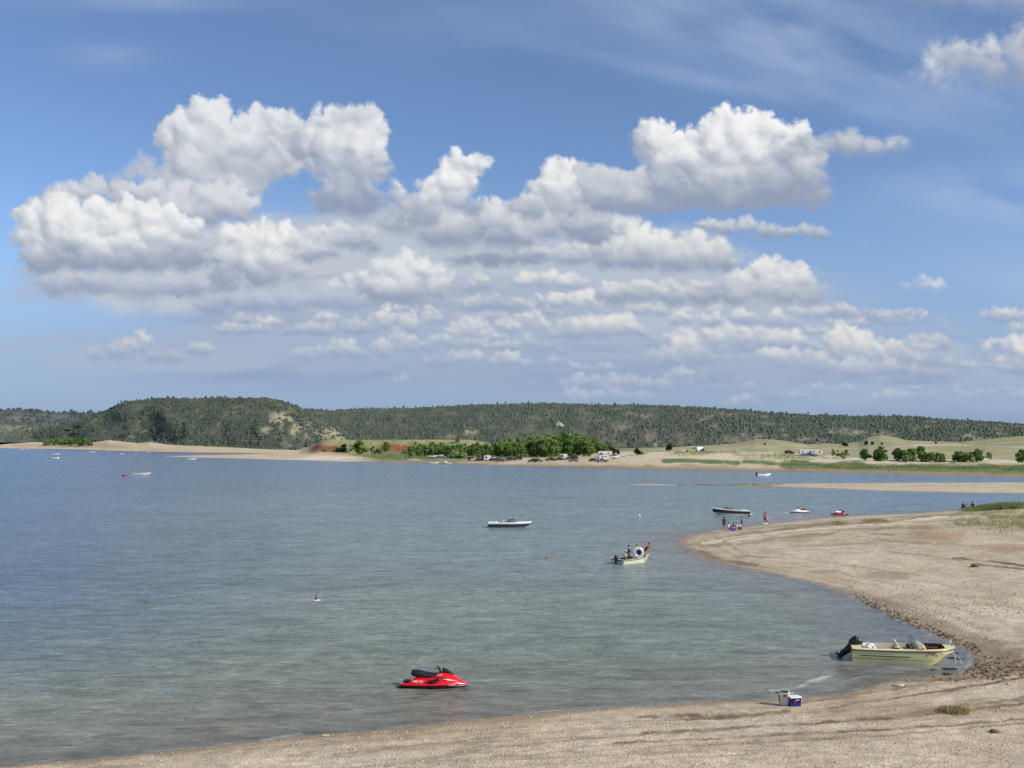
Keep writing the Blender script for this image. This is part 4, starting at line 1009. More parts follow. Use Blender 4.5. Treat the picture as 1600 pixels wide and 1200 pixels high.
# stones
def stones(name,P,S,seed,mat,flat=.6):
    r=np.random.RandomState(seed)
    bm=bmesh.new();bmesh.ops.create_icosphere(bm,subdivisions=1,radius=1);B=np.array([v.co[:] for v in bm.verts]);F=np.array([[v.index for v in f.verts] for f in bm.faces]);bm.free()
    n=len(P);J=B[None]*(1+.5*(r.rand(n,len(B),1)-.5));J*=np.stack([r.uniform(.7,1.4,n),r.uniform(.7,1.2,n),r.uniform(.4,.85,n)],1)[:,None]
    a=r.rand(n)*6.28;ca,sa=np.cos(a)[:,None],np.sin(a)[:,None]
    V=np.stack([J[...,0]*ca-J[...,1]*sa,J[...,0]*sa+J[...,1]*ca,J[...,2]],2)*S[:,None,None]+P[:,None,:]
    return mesh_np(name,V.reshape(-1,3),(F[None]+(np.arange(n)*len(B))[:,None,None]).reshape(-1,3),mat,smooth=False)
def sz(r,n,a,b):return a+(b-a)*r.rand(n)**3.2
def f5(r,n):
    w=r.rand(n)
    t=r.rand(n)
    px=np.where(w<.42,r.normal(1520,70,n),np.where(w<.72,1330+230*t,r.uniform(900,1650,n)))
    py=np.where(w<.42,r.normal(932,17,n),np.where(w<.72,930+ (px-1330)*.36-14+r.normal(0,9,n),r.uniform(850,1080,n)))
    return px,py
rr=np.random.RandomState(5)
P,s,px,py=area_pts(15000,f5,50);k=(s>.15)&(fbm(P[:,0]/2.6,P[:,1]/5,4,91,.6)+.30*np.random.RandomState(2).normal(size=len(px))>.08);P=P[k];S=sz(rr,len(P),.015,.12);P[:,2]-=S*.25;o=stones('stones',P,S,51,M['stone']);tag(o,'pale loose stones scattered over the spit above the yellow boat','stones',kind='stuff')
def f6(r,n):
    return r.uniform(0,1640,n),1205-110*r.rand(n)**1.0
P,s,px,py=area_pts(9000,f6,52);k=(s>.1)&(fbm(P[:,0]/3,P[:,1]/2,4,92,.6)+.4*np.random.RandomState(3).normal(size=len(px))>.0);P=P[k];S=sz(rr,len(P),.010,.055);o=stones('stones',P,S,53,M['stone']);tag(o,'small pale pebbles strewn over the foreground beach','stones',kind='stuff')
def f7(r,n):
    t=r.rand(n);a=np.interp(t,[0,.4,.7,1],[1335,1400,1470,1522]);b=np.interp(t,[0,.4,.7,1],[934,968,996,1020])
    return a+r.normal(0,5,n)+6,b+r.normal(0,3.5,n)-3
P,s,px,py=area_pts(650,f7,54);k=s>-1.2;P=P[k];P[:,2]=np.maximum(P[:,2],-.05);S=sz(rr,len(P),.02,.13);o=stones('stones',P,S,55,M['stoneD']);tag(o,'brown weedy stones along the waterline of the cove','stones',kind='stuff')
def f8(r,n):
    return np.where(r.rand(n)<.5,r.normal(1540,34,n),r.uniform(1390,1640,n)),r.normal(1044,9,n)
P,s,px,py=area_pts(1300,f8,56);k=s>.05;P=P[k];S=sz(rr,len(P),.02,.10);o=stones('weed_litter',P,S,57,M['stoneD']);tag(o,'dark brown weed litter on the sand at the head of the cove','litter',kind='stuff')
for i,(px,py,s,l) in enumerate([(1459,1046,.11,'dark wet rock in the shallows just below the bow of the yellow boat'),(1484,1045,.2,'dark wet rock at the water edge, right of the bow'),(1500,1029,.15,'dark flat rock in the shallows beyond the bow'),(1487,1028,.14,'dark rock under the bow rope'),(1494,1020,.10,'small dark rock near the head of the cove'),(1479,1053,.17,'brown rock on the wet sand below the bow')]):
    x,y=gnd(px,py,.02);rock_obj('rock',i+3,(x,y,.0),(s*1.6,s,s*.55),M['stoneW'],l,'rock',None)
for i,(px,py,s,l) in enumerate([(1404,1072,.17,'pale angular rock on the sand right of the coolers'),(1523,886,.3,'dark rock lying alone on the spit at the right'),(1555,1144,.13,'grey rock in the bottom right of the beach'),(1108,1118,.06,'white scrap on the dark weed line left of the coolers'),(508,1150,.10,'pale pebble pair left on the waterline')]):
    x,y,z=hit(px,py);rock_obj('rock',i+13,(x,y,z+s*.2),(s*1.4,s,s*.8),[M['stone'],M['stoneD'],M['stoneD'],M['cream'],M['stone']][i],l,'rock',None)
# ---------------------------------------------------------------- paints for things
def P_(n,c,**k):
    if n not in M:M[n]=paint(n,c,**k)
    return M[n]
YEL=P_('yellow_gelcoat',(222,212,156),rough=.28,coat=.3,var=.07,k=.9)
YEL2=P_('yellow_deck',(228,220,160),rough=.35,var=.06,k=.95)
WHT=P_('white_gelcoat',(238,238,232),rough=.3,var=.05,k=.95)
WHTD=P_('weathered_white',(214,212,200),rough=.5,var=.12,k=.9)
BLK=P_('black_plastic',(24,25,30),rough=.35,var=.3)
GX=1
RUB=P_('dark_rub_rail',(66,60,66),rough=.5)
RED=P_('red_gelcoat',(222,22,22),rough=.22,coat=.5,var=.08,k=.95)
REDD=P_('dark_red_vinyl',(150,32,36),rough=.5)
MAR=P_('maroon_gelcoat',(52,24,34),rough=.2,coat=.6,var=.1)
GRY=P_('grey_metal',(150,154,158),rough=.35,metal=.6)
ALU=P_('aluminium',(196,200,202),rough=.3,metal=.8)
TAN=P_('tan_vinyl',(178,158,128),rough=.6)
BRN=P_('brown_vinyl',(112,58,34),rough=.6)
NVY=P_('navy_hull',(52,62,78),rough=.3)
CRM=P_('cream_cloth',(226,218,190),rough=.8)
BLU=P_('blue_plastic',(42,52,142),rough=.35)
WPL=P_('white_plastic',(240,240,240),rough=.4)
SKIN=P_('skin',(196,142,112),rough=.6,var=.06)
SKIN2=P_('tanned_skin',(150,98,72),rough=.6,var=.06)
HAIR=P_('dark_hair',(38,30,28),rough=.7);HAIR2=P_('brown_hair',(84,62,44),rough=.7)
GLS=glass('tinted_glass');GLD=P_('dark_window',(34,40,48),rough=.08)
TYR=P_('tyre_rubber',(30,30,30),rough=.8)
def C_(n,c):return P_(n,c,rough=.85,var=.15,scale=8)
# ---------------------------------------------------------------- hulls
class Hull:
    """x forward, y to port, z=0 at the waterline"""
    def __init__(s,L,B,fs,fb,draft=.18,point=2.4,tri=False,rake=.55,stern=.92):
        s.L,s.B,s.fs,s.fb,s.draft,s.pt,s.tri,s.rake,s.stern=L,B,fs,fb,draft,point,tri,rake,stern
    def b(s,t):
        if s.tri:w=(1-max(0,(t-.72)/.28)**2.3*.72)
        else:w=(1-max(0,(t-.35)/.65)**s.pt)
        return s.B/2*max(w,.03)*(s.stern+(1-s.stern)*min(t/.4,1))
    def z(s,t):return s.fs+(s.fb-s.fs)*t**2.2
    def x(s,t,lv=1.):
        return -s.L/2+s.L*t-(1-lv)*s.rake*max(0,(t-.55)/.45)**1.4
    def ring(s,t):
        b,z,d=s.b(t),s.z(t),s.draft
        u=max(0,(t-.7)/.3);ch=-.02+u**2*.26*z+0*d
        kz=-d+u**2.4*(d+.30*z)
        if s.tri:
            ch=-.06+u**1.5*.55*z
            half=[(b,z,1),(b*1.0,z*.72,.9),(b*.97,z*.34+u*.2,.7),(b*.90,ch,.45),(b*.52,ch+.10*(t>.3)+.05*u,.5),(b*.2,kz*.4+ch*.3,.3),(0,kz,.35)]
        else:
            half=[(b,z,1),(b*.99,z*.7,.9),(b*.96,z*.36+u*.1*z,.65),(b*.88,ch,.35),(b*.6,ch*.5+kz*.4,.2),(b*.3,kz*.8,.1),(0,kz,0)]
        R=[(s.x(t,l),-y,zz) for y,zz,l in half]+[(s.x(t,l),y,zz) for y,zz,l in half[-2::-1]]
        return R
    def shell(s,mat,parent,n=22,name='hull'):
        m=MB();m.loft([s.ring(i/n) for i in range(n+1)],closed=False,caps=False)
        k=len(s.ring(0));m.f.append(tuple(range(k)))
        o=m.build(name,mat,parent,angle=50);so=o.modifiers.new('Solid','SOLIDIFY');so.thickness=.02;so.offset=-1;return o
    def rail(s,mat,parent,name='rub_rail',r=.03,dz=-.03,out=1.01,n=22):
        m=MB()
        for sg in(-1,1):m.tube([(s.x(i/n,1),sg*s.b(i/n)*out,s.z(i/n)+dz) for i in range(n+1)],r,6)
        m.tube([(s.x(0),-s.b(0),s.z(0)+dz),(s.x(0),s.b(0),s.z(0)+dz)],r,6);m.tube([(s.x(1),-s.b(1),s.z(1)+dz),(s.x(1),s.b(1),s.z(1)+dz)],r,6)
        return m.build(name,mat,parent)
    def side_band(s,mat,parent,z0,z1,t0,t1,name,out=.03,n=22,sides=(-1,1)):
        m=MB()
        for sg in sides:
            rr=[]
            for i in range(n+1):
                t=t0+(t1-t0)*i/n;b,z=s.b(t),s.z(t);pts=[]
                for q in(z0,z1):
                    # width at relative height q
                    if q>.7:w=b*(.99+.01*(q-.7)/.3);l=.9+.1*(q-.7)/.3
                    elif q>.36:w=b*(.965+.025*(q-.36)/.34);l=.68+.22*(q-.36)/.34
                    else:w=b*(.90+.065*q/.36);l=.4+.28*q/.36
                    if s.tri:w=b*(1. if q>.7 else .975+.025*(q-.34)/.38 if q>.34 else .90+.07*q/.34)
                    pts.append((s.x(t,l),sg*(w+out),z*q))
                rr.append(pts)
            m.loft(rr,closed=False,caps=False)
        return m.build(name,mat,parent)
    def deck(s,mat,parent,ct0,ct1,side=.16,open_bow=None,name='deck',n=26,inner=.14):
        """deck with a cockpit opening from ct0 to ct1 (and a second one for an open bow)"""
        m=MB();prev=None
        ts=sorted(set([i/n for i in range(n+1)]+[ct0,ct1]+list(open_bow or [])))
        def opn(a,b_):
            c=(a+b_)/2
            return (ct0<c<ct1) or (open_bow and open_bow[0]<c<open_bow[1])
        for a,b_ in zip(ts[:-1],ts[1:]):
            if opn(a,b_):
                for sg in(-1,1):
                    q=[(s.x(a),sg*s.b(a),s.z(a)),(s.x(b_),sg*s.b(b_),s.z(b_)),(s.x(b_),sg*max(s.b(b_)-side,.02),s.z(b_)+.03),(s.x(a),sg*max(s.b(a)-side,.02),s.z(a)+.03)]
                    m.add(q,[(0,1,2,3)])
            else:
                for sg in(-1,1):
                    q=[(s.x(a),sg*s.b(a),s.z(a)),(s.x(b_),sg*s.b(b_),s.z(b_)),(s.x(b_),0,s.z(b_)+.05),(s.x(a),0,s.z(a)+.05)]
                    m.add(q,[(0,1,2,3)])
        return m.build(name,mat,parent)
    def liner(s,mat,parent,ct0,ct1,floor=.08,side=.16,name='cockpit'):
        m=MB();n=8
        rings=[]
        for i in range(n+1):
            t=ct0+(ct1-ct0)*i/n;w=max(s.b(t)-side,.03);zz=s.z(t)+.028
            rings.append([(s.x(t),-w,zz),(s.x(t),-w+.02,floor),(s.x(t),w-.02,floor),(s.x(t),w,zz)])
        m.loft(rings,closed=False,caps=False)
        m.f.append((0,1,2,3));k=n*4;m.f.append((k,k+1,k+2,k+3))
        return m.build(name,mat,parent)
def outboard(parent,x,z,tilt=0.,s=1.,col=None,stripe=None,name='outboard_motor'):
    """motor clamped at x, powerhead up; tilt swings the leg backwards and up"""
    col=col or BLK
    ca,sa=math.cos(tilt),math.sin(tilt)
    def T(p):
        u,v,w=p[0]*s,p[1]*s,p[2]*s
        return (x+u*ca+w*sa*1.,v,z-u*sa*1.+w*ca) if False else (x+u*ca+w*sa,v,z+w*ca-u*sa)
    m=MB()
    prof=[(-.16,.02,.13),(-.20,.12,.17),(-.21,.30,.18),(-.18,.46,.17),(-.12,.54,.11)]
    rings=[]
    for (cx,zz,hw) in prof:
        L=.27 if zz<.5 else .17
        rings.append([T((cx+L*math.cos(a)*.95,hw*math.sin(a),zz)) for a in [2*math.pi*k/14 for k in range(14)]])
    m.loft(rings)
    o=m.build(name,col,parent,angle=60)
    m=MB()
    rings=[]
    for (cx,zz,hw,ll) in [(-.16,.04,.12,.20),(-.17,-.25,.09,.17),(-.2,-.52,.05,.14),(-.21,-.74,.04,.11)]:
        rings.append([T((cx+ll*math.cos(a),hw*math.sin(a),zz)) for a in [2*math.pi*k/10 for k in range(10)]])
    m.loft(rings);m.build('leg',col,o)
    m=MB();m.add([T(p) for p in[(-.42,-.10,-.50),(-.06,-.06,-.50),(-.06,.06,-.50),(-.42,.10,-.50),(-.42,-.10,-.53),(-.06,-.06,-.53),(-.06,.06,-.53),(-.42,.10,-.53)]],[(0,1,2,3),(7,6,5,4),(0,4,5,1),(1,5,6,2),(2,6,7,3),(3,7,4,0)])
    m.tube([T((.0,0,-.74)),T((-.1,0,-.74)),T((-.3,0,-.74)),T((-.42,0,-.74))],[.02*s,.06*s,.06*s,.03*s],8)
    m.add([T(p) for p in[(-.06,-.01,-.78),(-.28,-.01,-.78),(-.22,-.01,-.95),(-.12,-.01,-.9),(-.06,.01,-.78),(-.28,.01,-.78),(-.22,.01,-.95),(-.12,.01,-.9)]],[(0,1,2,3),(7,6,5,4),(0,4,5,1),(1,5,6,2),(2,6,7,3),(3,7,4,0)])
    m.build('gearcase',col,o)
    m=MB()
    for k in range(3):
        a=k*2.094;c_,s_=math.cos(a),math.sin(a)
        m.add([T(p) for p in[(-.44,.0,-.74),(-.40,c_*.06-s_*.05,-.74+s_*.06+c_*.05),(-.42,c_*.15,-.74+s_*.15),(-.47,c_*.06+s_*.05,-.74+s_*.06-c_*.05)]],[(0,1,2,3)])
    m.build('propeller',GRY,o)
    if stripe:
        m=MB()
        for sg in(-1,1):
            m.add([T((-.36,sg*.150,.50)),T((-.325,sg*.165,.50)),T((.03,sg*.155,.06)),T((.0,sg*.15,.06))],[(0,1,2,3)])
        m.build('stripe',stripe,o)
    return o
def text(s,parent,loc,rot,size,mat,name='lettering',ext=.004,shear=0,space=1.):
    cu=bpy.data.curves.new(name,'FONT');cu.body=s;cu.size=size;cu.extrude=ext;cu.shear=shear;cu.align_x='CENTER';cu.align_y='CENTER';cu.space_character=space
    t=bpy.data.objects.new(name,cu);C.objects.link(t)
    dg=bpy.context.evaluated_depsgraph_get();me=bpy.data.meshes.new_from_object(t.evaluated_get(dg))
    bpy.data.objects.remove(t)
    me.materials.clear();me.materials.append(mat)
    o=bpy.data.objects.new(name,me);C.objects.link(o);o.parent=parent;o.location=loc;o.rotation_euler=rot;return o
# ---------------------------------------------------------------- people
def skin_body(name,verts,edges,rads,mat,parent,root=0,sub=2):
    me=bpy.data.meshes.new(name);me.from_pydata(verts,edges,[]);me.update()
    o=bpy.data.objects.new(name,me);C.objects.link(o)
    if parent:o.parent=parent
    md=o.modifiers.new('Skin','SKIN');md.use_smooth_shade=True;md.branch_smoothing=.3
    if not me.skin_vertices:return o
    for i,r in enumerate(rads):
        sv_=me.skin_vertices[0].data[i];sv_.radius=r if hasattr(r,'__len__') else (r,r);sv_.use_root=(i==root)
    sb=o.modifiers.new('Sub','SUBSURF');sb.levels=sub;sb.render_levels=sub
    me.materials.append(mat);return o
def person(p,rz,pose,label,shirt=None,shorts=None,hair=None,skin=None,scale=1.,group=None,hat=None,vest=None,hairlen=.0,pitch=None,arms=None,seat=.42):
    """faces +x in its own frame"""
    skin=skin or SKIN;hair=hair or HAIR
    e=empty('person',label,'person',p,rz,group);e.scale=(scale,)*3
    if pose=='stand':pz,tp=.90,.03
    if pose=='wade':pz,tp=.90,.03
    if pose=='sit':pz,tp=seat+.10,.08
    if pose=='ground':pz,tp=.12,-.18
    if pose=='lean':pz,tp=.62,1.05
    if pose=='swim':pz,tp=-.12,1.35
    if pose=='slouch':pz,tp=seat+.08,.55
    if pitch is not None:tp=pitch
    def U(x,y,z):  # point in torso frame (z up from pelvis) pitched forward
        return (x*math.cos(tp)+z*math.sin(tp),y,pz+z*math.cos(tp)-x*math.sin(tp))
    V=[];E=[];R=[]
    def v(p,r,par=None):
        V.append(p);R.append(r)
        if par is not None:E.append((par,len(V)-1))
        return len(V)-1
    pel=v(U(0,0,0),(.135,.105));wa=v(U(.0,0,.18),(.145,.105),pel);ch=v(U(.0,0,.38),(.175,.12),wa);nb=v(U(0,0,.52),(.075,.07),ch)
    nk=v(U(.015,0,.585),.052,nb)
    ht=tp*.55
    def Hd(x,z):
        b=U(.015,0,.585);return (b[0]+x*math.cos(ht)+z*math.sin(ht),0,b[2]+z*math.cos(ht)-x*math.sin(ht))
    h1=v(Hd(.03,.07),(.066,.07),nk);h2=v(Hd(.015,.15),(.082,.095),h1);h3=v(Hd(.005,.215),(.066,.075),h2)
    v(Hd(.118,.115),.014,h1)
    A=arms or {}
    hands=[]
    for sg in(-1,1):
        sh=v(U(0,sg*.175,.46),.055,ch)
        if pose in('stand','wade'):el,wr=(.0,sg*.24,.20),(.08,sg*.25,-.03)
        elif pose in('sit','slouch'):el,wr=(.08,sg*.26,.22),(.30,sg*.17,.12)
        elif pose=='ground':el,wr=(-.12,sg*.25,.22),(-.26,sg*.26,-.02)
        elif pose=='lean':el,wr=(.24,sg*.22,.42),(.44,sg*.16,.34)
        elif pose=='swim':el,wr=(.05,sg*.4,.5),(.08,sg*.42,.75)
        if sg in A:el,wr=A[sg]
        a=v(U(*el),.040,sh);b=v(U(*wr),.028,a)
        d=Vector(U(*wr))-Vector(U(*el));d.normalize();w=Vector(U(*wr))
        side=Vector((0,1,0));nor=d.cross(side).normalized();side=nor.cross(d).normalized()
        pm=v(tuple(w+d*.055),(.034,.018),b)
        for k in range(4):
            off=(k-1.5)*.018;ln=[.062,.074,.07,.055][k]
            f1=v(tuple(w+d*.095+side*off),.0085,pm);v(tuple(w+d*(.095+ln*.55)+side*off*1.1+nor*.008),.008,f1);
            v(tuple(w+d*(.095+ln)+side*off*1.15+nor*.025),.0065,len(V)-1)
        th=v(tuple(w+d*.045-side*.038*sg+nor*.012),.010,pm);v(tuple(w+d*.085-side*.058*sg+nor*.022),.008,th)
        hands.append(w)
        hp=v((U(0,sg*.085,-.02)[0],sg*.085,U(0,0,-.02)[2]),.088,pel)
        if pose=='stand':kn,an,to=(.02+.05*sg,sg*.10,.47),(0-.03+.04*sg,sg*.11,.075),(.14+.04*sg,sg*.13,.03)
        elif pose=='wade':kn,an,to=(.02,sg*.1,.47),(-.02,sg*.11,.075),(.14,sg*.13,.03)
        elif pose in('sit','slouch'):kn,an,to=(.42,sg*.13,pz+.02),(.46,sg*.12,max(pz-.42,.05)),(.62,sg*.13,max(pz-.46,.02))
        elif pose=='ground':kn,an,to=(.36,sg*.14,.40),(.68,sg*.12,.06),(.82,sg*.13,.10)
        elif pose=='lean':kn,an,to=(.16,sg*.12,.38),(-.12,sg*.12,.06),(.04,sg*.13,.02)
        elif pose=='swim':kn,an,to=(-.42,sg*.10,-.25),(-.8,sg*.1,-.3),(-.95,sg*.1,-.34)
        k1=v(kn,.058,hp);a1=v(an,.036,k1);v(to,.030,a1)
    body=skin_body('body',V,E,R,skin,e)
    hc=Hd(.0,.17);m=MB()
    m.ell((hc[0]-.012,0,hc[2]+.012),(.102,.092,.105),12,8,-.15 if not hairlen else -1.2,math.pi/2)
    if hairlen:m.tube([(hc[0]-.05,0,hc[2]),(hc[0]-.09,0,hc[2]-.12),(hc[0]-.09,0,hc[2]-hairlen)],[.075,.07,.03],8)
    m.build('hair',hair,e)
    m=MB()
    for sg in(-1,1):
        q=Hd(.098,.15);m.ell((q[0],sg*.032,q[2]),(.012,.014,.010),6,4)
    m.build('eyes',BLK,e)
    if shirt:
        V2=[U(0,0,-.04),U(0,0,.18),U(0,0,.38),U(0,0,.50)];E2=[(0,1),(1,2),(2,3)];R2=[(.175,.14),(.17,.135),(.205,.15),(.10,.095)]
        i=0
        for sg in(-1,1):
            el=(A[sg][0] if sg in A else None)
            sh=Vector(U(0,sg*.175,.46));w=Vector(V[E[0][0]]) if False else None
            # find elbow vertex: stored after shoulder
            idx=[k for k,q in enumerate(V) if abs(q[0]-sh.x)<1e-6 and abs(q[1]-sh.y)<1e-6 and abs(q[2]-sh.z)<1e-6][0]
            eb=Vector(V[idx+1])
            V2.append(tuple(sh));E2.append((2,len(V2)-1));R2.append(.085)
            V2.append(tuple(sh.lerp(eb,.8)));E2.append((len(V2)-2,len(V2)-1));R2.append(.072)
        skin_body('shirt',V2,E2,R2,shirt,e)
    if vest:
        V2=[U(0,0,.06),U(0,0,.25),U(0,0,.46)];skin_body('life_vest',V2,[(0,1),(1,2)],[(.18,.15),(.2,.16),(.16,.13)],vest,e)
    if shorts:
        V2=[U(0,0,.08),U(0,0,-.03)];E2=[(0,1)];R2=[(.165,.13),(.175,.14)]
        hips=[k for k in range(len(R)) if R[k]==.088]
        for k in hips:
            V2.append(V[k]);E2.append((1,len(V2)-1));R2.append(.115)
            V2.append(tuple(Vector(V[k]).lerp(Vector(V[k+1]),.72)));E2.append((len(V2)-2,len(V2)-1));R2.append(.10)
        skin_body('shorts',V2,E2,R2,shorts,e)
    if hat:
        m=MB();m.ell((hc[0],0,hc[2]+.035),(.108,.10,.09),12,6,.0,math.pi/2)
        q=Hd(.13,.185);m.add([(q[0]-.06,-.07,q[2]+.02),(q[0]-.06,.07,q[2]+.02),(q[0]+.05,.045,q[2]),(q[0]+.05,-.045,q[2])],[(0,1,2,3)])
        m.build('cap',hat,e)
    return e
# ---------------------------------------------------------------- yellow boat
def water_point(px,py):
    x,y=gnd(px,py);return (x,y,0.)
def yellow_boat():
    x,y=gnd(1409.5,1031.5);e=empty('motor_boat','yellow open motor boat with big black outboard, moored in the cove','boat',(x,y,-.02),math.radians(-13))
    h=Hull(4.9,2.0,.66,.80,.2,tri=True,rake=.85)
    hl=h.shell(YEL,e)
    h.rail(RUB,e,r=.032,dz=-.05,out=1.015)
    h.side_band(RUB,e,.50,.57,.05,.55,'stripe',out=.016,n=16,sides=(-1,1))
    h.side_band(P_('tan_line',(150,140,92),rough=.5),e,.30,.325,.0,.8,'chine_line',out=.014,n=16)
    h.deck(YEL2,e,.10,.66,side=.17,open_bow=(.72,.90))
    h.liner(CRM,e,.10,.66,.16,.17);h.liner(BRN,e,.72,.90,.46,.17,name='bow_cockpit')
    # bow seats
    for sg in(-1,1):
        m=MB();m.box((h.x(.80),sg*.42,.55),(.55,.30,.22));m.build('bow_seat',BRN,e,bevel=.02)
    for sg in(-1,1):
        m=MB();m.box((h.x(.50),sg*.42,.42),(.5,.46,.14));m.box((h.x(.44),sg*.42,.70),(.10,.46,.48));m.build('seat',CRM,e,bevel=.03)
    m=MB();m.box((h.x(.16),0,.50),(.42,1.4,.36));m.build('rear_bench',WPL,e,bevel=.03)
    m=MB();m.torus((h.x(.585),-.42,.80),.17,.018,'x',18,6);m.tube([(h.x(.585),-.42,.80),(h.x(.62),-.42,.74)],.02,6);m.build('steering_wheel',BLK,e)
    # things lying in the cockpit belong to the boat's fittings: life jacket and towels on the bench
    for i,(dx,dy,dz,s,mt,l) in enumerate([(.16,-.5,.70,(.16,.2,.10),CRM,1),(.20,.15,.68,(.2,.2,.09),WPL,1),(.215,-.72,.70,(.09,.10,.10),WPL,1),(.36,-.6,.66,(.6,.12,.05),TAN,1),(.43,-.55,.76,(.22,.2,.1),TAN,1)]):
        m=MB();m.ell((h.x(dx),dy,dz),s,10,6);m.build('cushion',mt,e)
    m=MB();m.ell((h.x(.545),-.60,.86),(.12,.14,.12),10,6);m.build('headrest',P_('navy_cloth',(38,44,80),rough=.8),e)
    # walk-through windshield: two raked panes
    fr=MB()
    for sg in(-1,1):
        a=(h.x(.72),sg*.18,.80);b=(h.x(.70),sg*.86,.78);c=(h.x(.60),sg*.80,1.14);d=(h.x(.625),sg*.20,1.16)
        m=MB();m.add([a,b,c,d],[(0,1,2,3)]);m.build('windshield',glass('boat_glass',(110,130,134),.22) if 'boat_glass' not in bpy.data.materials else bpy.data.materials['boat_glass'],e,smooth=False)
        f=(h.x(.60),sg*.90,.76)
        m=MB();m.add([b,f,c],[(0,1,2)]);m.build('side_glass',bpy.data.materials['boat_glass'],e,smooth=False)
        fr.tube([a,b,c,d,a],.010,6);fr.tube([b,f,c],.009,6)
    fr.build('windshield_frame',P_('frame_grey',(130,136,138),rough=.5),e)
    m=MB();m.box((h.x(.665),0,.82),(.30,1.76,.10),taper=.8);m.build('dash',YEL2,e,bevel=.02)
    # cleats, bow light, bow rail stub
    m=MB();m.tube([(h.x(.965),0,.86),(h.x(.965),0,1.02)],.012,6);m.ell((h.x(.965),0,1.05),(.045,.045,.05),8,6);m.build('bow_light',WPL,e)
    m=MB();m.tube([(h.x(.99)-.05,-.16,.83),(h.x(.99)-.02,0,.9),(h.x(.99)-.05,.16,.83)],.014,6);m.build('bow_eye',ALU,e)
    m=MB();m.tube([(h.x(.67),-.93,.74),(h.x(.67),-.97,.86)],.02,6);m.ell((h.x(.67),-.98,.87),(.06,.04,.05),8,6);m.build('side_light',ALU,e)
    outboard(e,-2.28,.48,math.radians(46),1.05,BLK,ALU)
    # registration number
    text('ID 802 EM',e,(h.x(.79),-h.b(.79)-.018,h.z(.79)*.78),(math.radians(90),0,math.radians(6)),.15,P_('number_paint',(80,62,40),rough=.6),'registration_number',space=1.1)
    m=MB();m.box((h.x(.06),-h.b(.06)-.03,h.z(.05)*.53),(.16,.01,.05));m.build('emblem',ALU,e)
    # ropes down to the anchor on the bed
    o=MB();o.tube([(h.x(1)-.12,0,.62),(h.x(1)+.02,-.1,.3),(h.x(1)+.02,-.2,-.05)],.012,5);o.tube([(h.x(1)-.12,0,.62),(h.x(1)+.2,-.25,.28),(h.x(1)+.32,-.5,-.06)],.012,5);o.build('mooring_rope',WPL,e)
    return e
yellow_boat()
